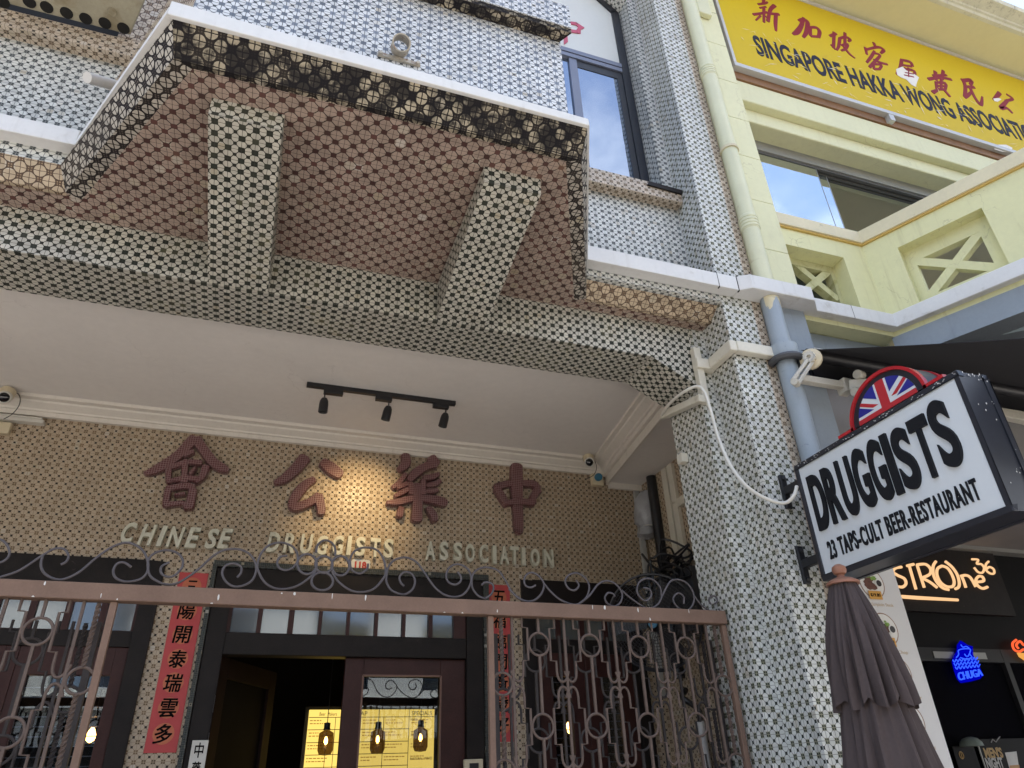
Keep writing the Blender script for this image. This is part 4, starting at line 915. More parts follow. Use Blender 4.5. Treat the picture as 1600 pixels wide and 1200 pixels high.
gpt = thing('drain_pipe', (3.13, gp.y, 0.22), 'pale grey pipe low on the side wall behind the right gate leaf', 'pipe')
obj('pipe', MB().tube([(3.12, gp.y, 0.22), (3.12, gp.y, 1.98)], 0.032, 12), M['pvc'], gpt, smooth=True)
obj('hose', MB().tube(spline([(3.12, gp.y, 1.98), (3.10, gp.y - 0.02, 2.06), (3.02, gp.y + 0.03, 2.14), (3.10, gp.y + 0.1, 2.2)], 6), 0.022, 8), M['black_plastic'], gpt, smooth=True)
# cream trunking bent round the pier, and the white cable it feeds
ct = thing('cable_channel', PY(1090, 600, 3.22), 'cream cable channel bent round the haunch at the top of the pier', 'trunking')
q = [PY(1083, 546, 3.235), PY(1099, 631, 3.235)]
obj('channel', MB().box(2.425, 2.475, 3.205, 3.2485, q[1].z, q[0].z + 0.0), M['trim'], ct, bevel=0.004)
obj('channel', MB().bar(PY(1097, 622, 3.2), PY(1036, 650, 3.63) + V3((0.0, 0, 0)), 0.05, 0.045), M['trim'], ct, bevel=0.004)
obj('channel_stub', MB().box(2.40, 2.446, 3.50, 3.56, 3.36, 3.42), M['trim'], ct, bevel=0.003)
cpts = [PY(1034, 648, 3.60), PY(1044, 633, 3.45), PY(1066, 614, 3.25), PY(1088, 604, 3.15), PY(1100, 612, 3.12), PY(1110, 640, 3.1), PY(1122, 683, 3.08), PY(1140, 725, 3.02), PY(1165, 758, 2.96), PY(1195, 778, 2.93), PY(1225, 786, 2.90), PY(1240, 775, 2.86), PY(1245, 760, 2.86)]
obj('power_cable', MB().tube(spline(cpts, 8), 0.0098, 10), M['cable_white'], None, 'thick white cable drooping from the pier to the projecting sign', 'cable', smooth=True)
# ring holder on the bay wall and the drain spout beside the bay
bw = 2.118
rc = PY(624, 86, bw - 0.03); ra = PY(590, 86, bw); rb = PY(656, 103, bw)
rh = thing('flag_holder', (rc.x, bw, rc.z), 'rusty ring holder on a short flat bar fixed to the white bay wall', 'holder')
zz = (ra.z + rb.z) / 2 
obj('bar', MB().bar((ra.x, bw - 0.006, zz), (rb.x, bw - 0.006, zz), 0.010, 0.022), M['rust'], rh)
obj('ring', MB().lathe([(0.043, -0.035), (0.043, 0.035), (0.037, 0.035), (0.037, -0.035), (0.043, -0.035)], (rc.x, bw - 0.05, zz + 0.04), (0, -0.9, -0.55), 28, cap=False), M['rust'], rh, smooth=True)
for x in (ra.x + 0.012, rb.x - 0.012): obj('bolt', MB().lathe([(0.011, 0), (0.009, 0.009)], (x, bw - 0.0115, zz), (0, -1, 0), 8), M['rust'], rh)
s0, s1 = PY(178, 133, 2.72), PY(136, 121, 2.62)
obj('drain_spout', MB().tube([s0 + (s0 - s1) * 0.5, s0, s1], 0.026, 16), M['pvc'], None, 'short white plastic spout poking out left of the bay', 'pipe', smooth=True)

# ================================================================== seen through the doorway: backlit menu wall and pendant lamps
MYY = 7.0
M['menu_glow'] = mat_glow('menu_glow', (1.0, 0.70, 0.16, 1), 0.42)
M['menu_ink'] = mat('menu_ink', (0.03, 0.018, 0.008), 0.6)
M['menu_text'] = mat_glow('backlit_print', (0.62, 0.30, 0.05, 1), 0.24)
m0 = PY(484, 1109, MYY); m1 = PY(679, 1104, MYY)
mbx = thing('menu_lightbox', (m0.x, MYY, 1.3), 'glowing yellow backlit drinks menu board inside the doorway', 'menu board')
obj('panel', MB().box(m0.x, m1.x, MYY, MYY + 0.05, 1.25, m0.z), M['menu_glow'], mbx)
obj('casing', MB().box(m0.x - 0.03, m1.x + 0.03, MYY + 0.051, MYY + 0.12, 1.2, m0.z + 0.03), M['black_metal'], mbx)
ln = MB(); wdt = m1.x - m0.x; zt = m0.z
def ml(x0, x1, z0, z1): ln.box(m0.x + x0 * wdt, m0.x + x1 * wdt, MYY - 0.004, MYY - 0.001, zt + z0, zt + z1)
for z in (-0.062, -0.16, -0.26, -0.355, -0.45, -0.55): ml(0, 0.79 if z < -0.07 else 1, z - 0.0026, z + 0.0026)
for x in (0.145, 0.205, 0.585, 0.79): ml(x - 0.002, x + 0.002, -0.9, -0.064 if x not in (0.79,) else 0)
obj('rules', ln, M['menu_ink'], mbx)
tx = MB()
def mt(s, x, z, w, h): put_text(tx, s, rect_quad((m0.x + x * wdt, MYY - 0.001, zt + z), (1, 0, 0), (0, 0, 1), w, h), 0.002, (0, -1, 0))
mt('TAP', 0.41, -0.032, 0.09, 0.034); mt('SPECIALS', 0.895, -0.032, 0.19, 0.036); mt('FOOD', 0.83, -0.085, 0.06, 0.02); mt('COCKTAIL', 0.86, -0.21, 0.11, 0.022); mt('NATURAL WINES', 0.90, -0.40, 0.20, 0.022)
mt('Beer  Makers', 0.145, -0.035, 0.15, 0.028)
obj('heading', tx, M['menu_ink'], mbx)
random.seed(21); sm = MB()
for cx0, cx1 in ((0.01, 0.19), (0.42, 0.57), (0.60, 0.77), (0.81, 0.97)):
    z = -0.085
    while z > -0.62:
        for _ in range(2):
            wl_ = random.uniform(0.35, 0.9) * (cx1 - cx0); x = cx0
            while x < cx0 + wl_:
                w_ = random.uniform(0.008, 0.026); sm.box(m0.x + x * wdt, m0.x + min(x + w_, cx1) * wdt, MYY - 0.003, MYY - 0.001, zt + z - 0.006, zt + z + 0.002); x += w_ + 0.006
            z -= 0.024
        z -= 0.05
obj('listing', sm, M['menu_text'], mbx)
M['smoke_glass'] = mat('smoked_glass', (0.055, 0.035, 0.018), 0.15, spec=0.6)
M['filament'] = mat_glow('filament', (1.0, 0.62, 0.18, 1), 22)
M['amber'] = mat_glow('amber_bulb', (1.0, 0.45, 0.10, 1), 9)
def smoke():
    t = NT('smoked_glass_shade'); d = t.n('ShaderNodeBsdfPrincipled'); t.set(d.inputs['Base Color'], (0.06, 0.04, 0.02, 1)); d.inputs['Roughness'].default_value = 0.1
    tr = t.n('ShaderNodeBsdfTransparent'); t.set(tr.inputs[0], (0.40, 0.32, 0.22, 1)); m = t.n('ShaderNodeMixShader'); m.inputs[0].default_value = 0.72
    t.t.links.new(d.outputs[0], m.inputs[1]); t.t.links.new(tr.outputs[0], m.inputs[2]); t.t.links.new(m.outputs[0], t.out.inputs[0]); return t.m
M['smoke'] = smoke()
PNY = 6.2
def pendant(px, py, label):
    c = PY(px, py, PNY); t = thing('pendant_lamp', c, label, 'pendant lamp', 'smoked glass pendant lamps')
    obj('shade', MB().lathe([(0.02, 0.085), (0.055, 0.065), (0.058, 0.02), (0.058, -0.055), (0.045, -0.085), (0.01, -0.09)], c, (0, 0, 1), 24, cap=False), M['smoke'], t, smooth=True)
    obj('cap', MB().lathe([(0.03, 0.086), (0.024, 0.10), (0.024, 0.135), (0.004, 0.14)], c, (0, 0, 1), 16), M['black_metal'], t, smooth=True)
    obj('bulb', MB().lathe([(0.004, 0.04), (0.012, 0.025), (0.014, 0.0), (0.004, -0.016)], c, (0, 0, 1), 12), M['filament'], t, smooth=True)
    obj('cord', MB().tube([c + V3((0, 0, 0.14)), V3((c.x, c.y, 3.39))], 0.003, 6), M['black_plastic'], t)
pendant(509, 1160, 'smoked glass pendant lamp over the left part of the glowing menu, leftmost of three')
pendant(590, 1158, 'smoked glass pendant lamp before the middle of the glowing menu')
pendant(657, 1155, 'smoked glass pendant lamp before the specials column, rightmost of three')
def bulb(px, py, y, label, r=0.03):
    c = PY(px, py, y); t = thing('bulb_lamp', c, label, 'lamp', 'amber bulbs behind the side windows')
    obj('bulb', MB().lathe([(0.008, 0.05), (0.02, 0.03), (r, 0.0), (r * 0.8, -0.025), (0.005, -0.04)], c, (0, 0, 1), 14), M['amber'], t, smooth=True)
    obj('socket', MB().lathe([(0.016, 0.05), (0.016, 0.09)], c, (0, 0, 1), 12), M['black_metal'], t)
    obj('cord', MB().tube([c + V3((0, 0, 0.09)), V3((c.x, c.y, 3.39))], 0.003, 6), M['black_plastic'], t)
bulb(7, 1122, 6.0, 'amber bulb glowing behind the left window, at the edge of the picture')
bulb(142, 1150, 5.75, 'amber bulb glowing behind the left window, beside the gate post')
bulb(889, 1138, 6.0, 'small amber bulb glowing behind the right window', 0.018)

# ================================================================== the yellow neighbour
YW = (0.66, 0.645, 0.37)
M['yellow'] = mat('pale_yellow_paint', YW, 0.6, var=0.05, scale=2, spots=(3, 0.60, 0.85, (0.50, 0.48, 0.27, 1)), streak=(0.45, (0.36, 0.32, 0.15, 1)), cracks=(0.4, 1.2, (0.30, 0.27, 0.14, 1)))
M['yellow_clean'] = mat('pale_yellow_wall', (0.67, 0.66, 0.42), 0.6, var=0.05, scale=1.5, streak=(0.3, (0.46, 0.42, 0.24, 1)), cracks=(0.3, 1.0, (0.36, 0.33, 0.2, 1)), spots=(2, 0.6, 0.9, (0.54, 0.52, 0.34, 1)))
M['yellow_deep'] = mat('ochre_yellow_paint', (0.54, 0.37, 0.10), 0.6, var=0.06)
M['yellow_soffit'] = mat('yellow_soffit_paint', (0.60, 0.56, 0.33), 0.65, var=0.04, scale=1.2)
M['yellow_pipe'] = mat('yellow_pipe_paint', (0.62, 0.62, 0.42), 0.4, var=0.05, spots=(8, 0.66, 0.8, (0.46, 0.44, 0.27, 1)))
M['mouldy_yellow'] = mat('mildewed_yellow_paint', (0.53, 0.52, 0.29), 0.65, var=0.08, scale=4, spots=(7, 0.48, 0.68, (0.33, 0.31, 0.12, 1)))
M['blue_grey'] = mat('blue_grey_paint', (0.285, 0.325, 0.365), 0.6, streak=(0.3, (0.18, 0.20, 0.22, 1)), spec=0.25, var=0.06, scale=3, spots=(4, 0.6, 0.85, (0.22, 0.25, 0.28, 1)))
M['blue_pipe'] = mat('blue_grey_pipe', (0.30, 0.35, 0.40), 0.42, streak=(0.3, (0.20, 0.23, 0.26, 1)), spec=0.35, var=0.05, spots=(20, 0.66, 0.75, (0.16, 0.19, 0.23, 1)))
M['olive'] = mat('olive_ceiling', (0.72, 0.66, 0.44), 0.8, var=0.03)
M['coping'] = mat('cream_coping', (0.62, 0.56, 0.38), 0.6, var=0.07, scale=3, spots=(7, 0.62, 0.78, (0.36, 0.32, 0.22, 1)))
M['cornice_stain'] = mat('stained_cornice', (0.56, 0.55, 0.43), 0.7, var=0.1, streak=(0.75, (0.16, 0.14, 0.10, 1)))
M['brown_wood'] = mat('brown_batten', (0.21, 0.105, 0.045), 0.6, var=0.2, streak=(0.5, (0.10, 0.05, 0.02, 1)))
M['grey_alu'] = mat('grey_aluminium', (0.30, 0.30, 0.28), 0.4, metal=0.3, var=0.05)
M['dark_alu'] = mat('dark_track', (0.03, 0.03, 0.03), 0.5, spec=0.2)
Yb = thing('yellow_shophouse', (4.6, 3.05, 0), 'pale yellow neighbouring shophouse with a splayed balcony of X-pattern openings', 'building')
PXR, PYF, PLX = 3.235, 3.0, 3.215
# pilaster in courses with fine open joints
jz = [4.40, 4.795, 5.265, 5.73, 6.165, 6.63, 7.12, 7.6, 8.08, 8.56, 9.2]
jz = [1.6 + (z - 1.6) * 3.0 / 2.95 for z in jz[:-1]] + [9.2]; jz[0] = 4.40
pl = MB()
for a, b in zip(jz[:-1], jz[1:]): pl.box(2.864, PXR, PYF, 3.5, a + 0.003, b - 0.003)
obj('pilaster', pl, M['yellow_clean'], Yb)
obj('pilaster_core', MB().box(2.864, PXR - 0.006, PYF + 0.006, 3.49, 4.40, 9.2), M['mouldy_yellow'], Yb)
obj('lower_pilaster', MB().box(2.864, PLX, PYF, 3.5, 0.13, 4.337), M['blue_grey'], Yb)
# white band stepping over the pilaster, then along the balcony foot
c0 = V3((4.02, 3.03, 0)); sdv = V3((0.434, -0.901, 0))
def sp(s, z, off=0.0):      # point on the splayed balcony side
    nn = V3((-0.901, -0.434, 0)); return c0 + sdv * s + nn * off + V3((0, 0, z))
bq = sp(1.7, 0, 0.07)
pthy = [(2.649, 2.92), (2.72, 2.872), (3.205, 2.872), (3.30, 2.962), (3.99, 2.962), (bq.x, bq.y)]
iny = [(2.649, 3.04), (2.72, 3.04), (3.205, 3.04), (3.30, 3.06), (4.05, 3.06), (bq.x + 0.11, bq.y + 0.05)]
obj('balcony_band', band(pthy, iny, 4.337, 4.45), M['band'], Yb, bevel=0.006)
js = MB()
for jx, yy in ((2.50, 2.919), (2.6485, 2.919)): js.box(jx - 0.0015, jx + 0.0015, yy - 0.0006, yy + 0.02, 4.33, 4.449)
for jx in (3.62,): js.box(jx - 0.0015, jx + 0.0015, 2.9613, 2.98, 4.338, 4.449)
obj('band_joints', js, M['hole'], Yb)
# parapet facing the street with an X-pattern opening
PF = 3.03
h0, h1, hz1, hz0 = 2.9, 3.793, 4.975, 4.47
par = wall_xz(MB(), PF, PF + 0.12, PXR + 0.001, 4.04, 4.30, 5.135, [(PXR + 0.02, h1, hz0, hz1)])
obj('parapet', par, M['yellow'], Yb)
LC = PY(1273, 442, 3.18)
la = wall_xz(MB(), PF + 0.1205, PF + 0.19, PXR + 0.001, 4.1, 4.30, 5.135, [(PXR + 0.0015, h1 - 0.035, hz0 + 0.03, hz1 - 0.06)])
for sg, off in ((1, 0), (-1, 0.002)):
    k = 0.86 * sg; x0_, x1_ = PXR + 0.002, h1 - 0.036
    la.bar((x0_, PF + 0.155 + off, LC.z + k * (x0_ - LC.x)), (x1_, PF + 0.155 + off, LC.z + k * (x1_ - LC.x)), 0.056, 0.06, (0, 1, 0))
obj('lattice', la, M['mouldy_yellow'], Yb)
obj('balcony_floor', MB().prism([(PXR, PF + 0.24, 4.30), (4.2, PF + 0.24, 4.30), (7, 0.9, 4.30), (14, 0.9, 4.30), (14, 3.5, 4.30), (PXR, 3.5, 4.30)], (0, 0, 0.08)), M['blue_grey'], Yb)
# splayed parapet side with its recessed X panel
nS = V3((-0.901, -0.434, 0))
def onS(px, py, off=0.0): return PP(px, py, c0 + nS * off, nS)
s_end = 1.75
def loc(p): d = p - c0; return d.dot(sdv), p.z
q = [loc(onS(*k)) for k in ((1401, 386.7), (1533, 326), (1581, 418), (1435, 465))]
sa = (q[0][0] + q[3][0]) / 2; sb = (q[1][0] + q[2][0]) / 2; za = (q[2][1] + q[3][1]) / 2; zb = (q[0][1] + q[1][1]) / 2
def slabS(mb, s0, s1, z0, z1, o0, o1):
    return mb.hexa([sp(s0, z0, o0), sp(s1, z0, o0), sp(s1, z0, o1), sp(s0, z0, o1)], [sp(s0, z1, o0), sp(s1, z1, o0), sp(s1, z1, o1), sp(s0, z1, o1)])
mb = MB()
slabS(mb, 0.0, sa, 4.30, 5.135, 0, -0.15); slabS(mb, sb, s_end, 4.30, 5.135, 0, -0.15); slabS(mb, sa, sb, 4.30, za, 0, -0.15); slabS(mb, sa, sb, zb, 5.135, 0, -0.15)
obj('parapet', mb, M['yellow'], Yb)
RO = -0.10
q2 = [loc(onS(1380 + a / 7.27, 300 + b / 7.27, RO)) for a, b in ((375, 745), (1110, 480), (1285, 880), (500, 1165))]
ia = max(sa + 0.02, (q2[0][0] + q2[3][0]) / 2); ib = min(sb - 0.02, (q2[1][0] + q2[2][0]) / 2); iz0 = max(za + 0.01, (q2[2][1] + q2[3][1]) / 2); iz1 = min(zb - 0.02, (q2[0][1] + q2[1][1]) / 2)
mb = MB()
for s0, s1, z0, z1 in ((sa - 0.01, ia, za - 0.01, zb + 0.01), (ib, sb + 0.01, za - 0.01, zb + 0.01), (ia, ib, za - 0.01, iz0), (ia, ib, iz1, zb + 0.01)): slabS(mb, s0, s1, z0, z1, RO, RO - 0.07)
mb.bar(sp(ia, iz0, RO - 0.034), sp(ib, iz1, RO - 0.034), 0.062, 0.064, nS); mb.bar(sp(ia, iz1, RO - 0.032), sp(ib, iz0, RO - 0.032), 0.062, 0.064, nS)
obj('lattice', mb, M['yellow'], Yb)
# front parapet beyond the splay
e = sp(s_end, 0)
obj('parapet', MB().box(e.x, 13, e.y, e.y + 0.15, 4.30, 5.135), M['yellow'], Yb)
# coping, gold line under it
def run(mb, off, z0, z1, th):
    a0 = (PXR + 0.001, PF - off); a1 = (c0.x - off * 0.62, PF - off); a2 = sp(s_end, 0, off); a2 = (a2.x, a2.y); a3 = (13, a2[1])
    i0 = (PXR + 0.001, PF + th); i1 = (c0.x + th * 0.62, PF + th); i2 = sp(s_end, 0, -th); i2 = (i2.x, i2.y); i3 = (13, i2[1])
    return band([a0, a1, a2, a3], [i0, i1, i2, i3], z0, z1)
obj('coping', run(MB(), 0.029, 5.1505, 5.262, 0.17), M['coping'], Yb, bevel=0.004)
obj('coping_bed', run(MB(), 0.016, 5.1355, 5.150, 0.16), M['yellow_deep'], Yb)
# walls, lintel, eave
obj('lintel', MB().box(PXR + 0.001, 14, 3.10, 3.6, 6.68, 6.945).box(PXR + 0.001, 14, 3.17, 3.6, 6.515, 6.679).box(PXR + 0.001, 14, 3.12, 3.6, 6.9455, 9.0), M['yellow_clean'], Yb, bevel=0.012)
obj('batten', MB().box(PXR + 0.001, 14, 3.086, 3.119, 6.946, 7.22).box(PXR + 0.001, 3.29, 3.06, 3.087, 7.23, 9.0), M['brown_wood'], Yb)
obj('eave', MB().box(2.85, 14, 2.66, 3.6, 8.66, 8.80), M['yellow_soffit'], Yb)
ev = [(2.659, 8.655), (2.62, 8.655), (2.605, 8.68), (2.585, 8.683), (2.575, 8.70), (2.50, 8.715), (2.465, 8.72), (2.45, 8.765), (2.659, 8.775)]
obj('eave_cornice', MB().sweep(ev, 2.7, 14), M['cornice_stain'], Yb)
obj('roof', MB().prism([(2.87, 2.95, 8.801), (14, 2.95, 8.801), (14, 12, 9.6), (2.87, 12, 9.6)], (0, 0, 0.1)), M['roof'], Yb)  # unseen roof, added to block the sun from behind
# balcony window: track, sliding panes, ceiling beyond
M['track_grey'] = mat('grey_track', (0.11, 0.11, 0.105), 0.5, spec=0.3)
zt = 6.40
WN = obj('window', MB().box(PXR + 0.001, 14, 3.33, 3.46, zt, 6.514), M['grey_alu'], Yb)
obj('track', MB().box(PXR + 0.001, 14, 3.345, 3.37, zt - 0.022, zt - 0.001).box(PXR + 0.001, 14, 3.385, 3.41, zt - 0.03, zt - 0.001).box(PXR + 0.001, 14, 3.425, 3.45, zt - 0.024, zt - 0.001), M['track_grey'], WN)
M['balc_glass'] = mat_glass('balcony_glass', (0.10, 0.11, 0.10), 0.62, 0.008, glow_tint=(0.92, 0.97, 1.0))
xe = PY(1268, 250, 3.36).x; xf = PY(1284, 262, 3.40).x
obj('pane', MB().box(PXR + 0.002, xe, 3.352, 3.362, 4.40, zt - 0.024), M['balc_glass'], WN)
obj('pane', MB().box(xe - 0.3, xf, 3.392, 3.402, 4.40, zt - 0.032), M['balc_glass'], WN)
obj('pane_edge', MB().box(xf + 0.0005, xf + 0.008, 3.390, 3.404, 4.40, zt - 0.032).box(xe + 0.0005, xe + 0.006, 3.350, 3.364, 4.40, zt - 0.024), M['grey_alu'], WN)
obj('room_ceiling', MB().box(PXR, 14, 3.601, 9, 7.3, 7.4), M['olive'], Yb)
obj('room_wall', MB().box(PXR, 14, 9.001, 9.1, 4.3, 7.4).box(PXR, PXR + 0.05, 3.601, 9, 4.3, 7.299), M['olive'], Yb)
lc = PZ(1363, 277, 7.299)
obj('ceiling_lamp', MB().lathe([(0.12, 0), (0.12, -0.03), (0.09, -0.032), (0.08, -0.01)], lc, (0, 0, 1), 20), M['dark_alu'], Yb)
# grey-blue beam, soffits and pale strip under the balcony
obj('front_beam', MB().box(PLX + 0.001, 4.20, 3.16, 3.5, 4.185, 4.299), M['blue_grey'], Yb)
mb = MB()
mb.hexa([sp(-0.02, 4.12, 0.002), sp(s_end, 4.12, 0.002), sp(s_end, 4.12, -0.2), sp(-0.02, 4.12, -0.2)], [sp(-0.02, 4.299, 0.002), sp(s_end, 4.299, 0.002), sp(s_end, 4.299, -0.2), sp(-0.02, 4.299, -0.2)])
obj('splay_beam', mb, M['blue_grey'], Yb)
obj('light_trim', MB().box(PLX + 0.002, 14, 3.10, 3.159, 4.10, 4.13), M['band'], Yb)
obj('shop_soffit', MB().box(PLX + 0.002, 14, 3.16, 5.3, 4.06, 4.184), M['blue_grey'], Yb)
# shopfront in the shade of its walkway
SFY = 5.3
M['shop_dark'] = mat('shop_dark_panel', (0.007, 0.0068, 0.007), 0.6, var=0.1, spec=0.1)
M['shop_ceiling'] = mat('grey_ribbed_ceiling', (0.22, 0.21, 0.205), 0.7, var=0.06)
obj('shop_ceiling', MB().box(3.31, 14, 3.51, SFY, 3.62, 3.70), M['shop_ceiling'], Yb)
obj('ceiling_trim', MB().box(3.31, 14, SFY - 0.12, SFY - 0.001, 3.58, 3.6195), M['grey_alu'], Yb)
obj('shop_beam', MB().box(PLX + 0.002, 14, 3.35, 3.5, 3.62, 4.059), M['shop_ceiling'], Yb)
obj('shopfront', wall_xz(MB(), SFY, SFY + 0.12, 3.31, 14, 0.2, 3.62, [(4.6, 13, 0.4, 2.62)]), M['shop_dark'], Yb)
SW = obj('shop_window', MB().box(4.6, 13, SFY + 0.04, SFY + 0.055, 0.4, 2.62), M['shop_glass'], Yb)
zf = PY(1450, 975, SFY).z
fr = MB()
for x in (5.60, PY(1497, 1010, SFY).x + 0.55, 8.4): fr.box(x - 0.03, x + 0.03, SFY - 0.01, SFY + 0.038, 0.4, 2.62)
fr.box(4.6, 13, SFY - 0.008, SFY + 0.039, 2.50, 2.62)
obj('mullion', fr, M['dark_alu'], SW)
obj('vent_plate', MB().box(*sorted((PY(1446, 987, SFY).x, PY(1478, 987, SFY).x)), SFY - 0.014, SFY - 0.0085, 2.525, 2.585).box(*sorted((PY(1496, 990, SFY).x, PY(1527, 990, SFY).x)), SFY - 0.014, SFY - 0.0085, 2.525, 2.585), M['grey_alu'], SW)
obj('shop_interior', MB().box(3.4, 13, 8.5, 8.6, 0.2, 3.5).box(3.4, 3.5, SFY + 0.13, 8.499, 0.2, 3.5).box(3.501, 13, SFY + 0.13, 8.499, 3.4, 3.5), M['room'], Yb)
# downpipe: yellow above the band, blue-grey below
PCX, PCY, PR = 2.903, 2.952, 0.060
DP = thing('downpipe', (PCX, PCY, 0.13), 'rainwater downpipe between the two shophouses, pale yellow above the white band and blue-grey below', 'pipe')
up = obj('upper_pipe', MB().tube([(PCX, PCY, 4.451), (PCX, PCY, 9.1)], PR, 24), M['yellow_pipe'], DP, smooth=True)
lo_ = obj('lower_pipe', MB().tube([(PCX, PCY, 0.13), (PCX, PCY, 4.335)], PR, 24), M['blue_pipe'], DP, smooth=True)
for zc_ in (PY(1169, 342, PCY - 0.05).z, PY(1105, 105, PCY - 0.05).z):
    mb = MB()
    for k in range(4): mb.lathe([(PR + 0.001, -0.012), (PR + 0.008, -0.009), (PR + 0.008, 0.009), (PR + 0.001, 0.012)], (PCX, PCY, zc_ + 0.028 * (k - 1.5)), (0, 0, 1), 24)
    mb.lathe([(PR + 0.001, -0.065), (PR + 0.004, -0.06), (PR + 0.004, 0.06), (PR + 0.001, 0.065)], (PCX, PCY, zc_), (0, 0, 1), 24)
    obj('socket', mb, M['yellow_pipe'], up, smooth=True)
zk = PY(1136, 226, PCY - 0.05).z
obj('clip', MB().lathe([(PR + 0.001, -0.012), (PR + 0.010, -0.012), (PR + 0.010, 0.012), (PR + 0.001, 0.012)], (PCX, PCY, zk), (0, 0, 1), 24), M['coping'], up)
zk = PY(1222, 544, PCY - 0.05).z
obj('collar', MB().lathe([(PR + 0.001, -0.05), (PR + 0.022, -0.05), (PR + 0.03, -0.02), (PR + 0.03, 0.04), (PR + 0.001, 0.042)], (PCX, PCY, zk), (0, 0, 1), 24), M['blue_pipe'], lo_, smooth=True)
obj('rubber_wrap', MB().tube([(PCX + (PR + 0.03) * math.cos(a), PCY + (PR + 0.03) * math.sin(a), zk - 0.066) for a in [2 * math.pi * j / 24 for j in range(24)]], 0.024, 8, closed=True), M['grey_box'], lo_, smooth=True)
pf = [(PCX + (PR + 0.0008) * math.cos(a), PCY + (PR + 0.0008) * math.sin(a)) for a in [math.radians(-165 + 8 * k) for k in range(21)]]
random.seed(2); mb = MB()
for k in range(20):
    d0 = 0.05 + 0.045 * math.sin(k * 0.5) + random.uniform(0, 0.02); d1 = 0.05 + 0.045 * math.sin((k + 1) * 0.5) + random.uniform(0, 0.02)
    if k > 9: d0 *= 0.5 + 0.5; 
    mb.poly([(*pf[k], 4.334), (*pf[k + 1], 4.334), (*pf[k + 1], 4.334 - d1), (*pf[k], 4.334 - d0)])
obj('old_yellow_paint', mb, M['coping'], lo_)
# loose lead of cable up by the pipe head
obj('pipe_bracket', MB().box(2.99, 3.13, 2.95, 2.999, 7.55, 8.05), M['yellow_pipe'], Yb, bevel=0.01)

# ================================================================== the yellow signboard
M['sign_yellow'] = mat('sign_yellow', (0.58, 0.42, 0.012), 0.45, var=0.03, scale=1.5, spots=(3, 0.60, 0.8, (0.52, 0.37, 0.02, 1)), spec=0.15)
M['sign_frame'] = mat('sign_frame', (0.50, 0.50, 0.49), 0.4, metal=0.2, var=0.06)
M['sign_red'] = mat('sign_red', (0.22, 0.015, 0.034), 0.5, spec=0.15, var=0.06)
M['sign_navy'] = mat('sign_navy', (0.014, 0.015, 0.036), 0.5, spec=0.12, var=0.06)
M['crease'] = mat('creased_yellow_film', (0.72, 0.60, 0.22), 0.4, var=0.1)
M['peel'] = mat('peeled_white', (0.72, 0.70, 0.66), 0.5, var=0.06)
SY = 3.05
SX0, SZ0, SZ1 = 3.335, 7.05, 8.63
SG = thing('signboard', (6.4, SY, SZ0), 'big yellow signboard of the Hakka Wong association under the eave, its film peeling', 'sign')
obj('panel', MB().box(SX0, 9.6, SY, SY + 0.035, SZ0 + 0.04, SZ1 - 0.04), M['sign_yellow'], SG)
obj('frame', MB().box(SX0 - 0.03, 9.63, SY - 0.02, SY + 0.04, SZ0 - 0.01, SZ0 + 0.0395).box(SX0 - 0.03, 9.63, SY - 0.02, SY + 0.04, SZ1 - 0.0395, SZ1).box(SX0 - 0.03, SX0 - 0.0005, SY - 0.02, SY + 0.04, SZ0 + 0.04, SZ1 - 0.04), M['sign_frame'], SG, bevel=0.004)
obj('hanger', MB().box(5.02, 5.08, SY - 0.015, SY + 0.035, 6.96, 7.039), M['sign_frame'], SG)
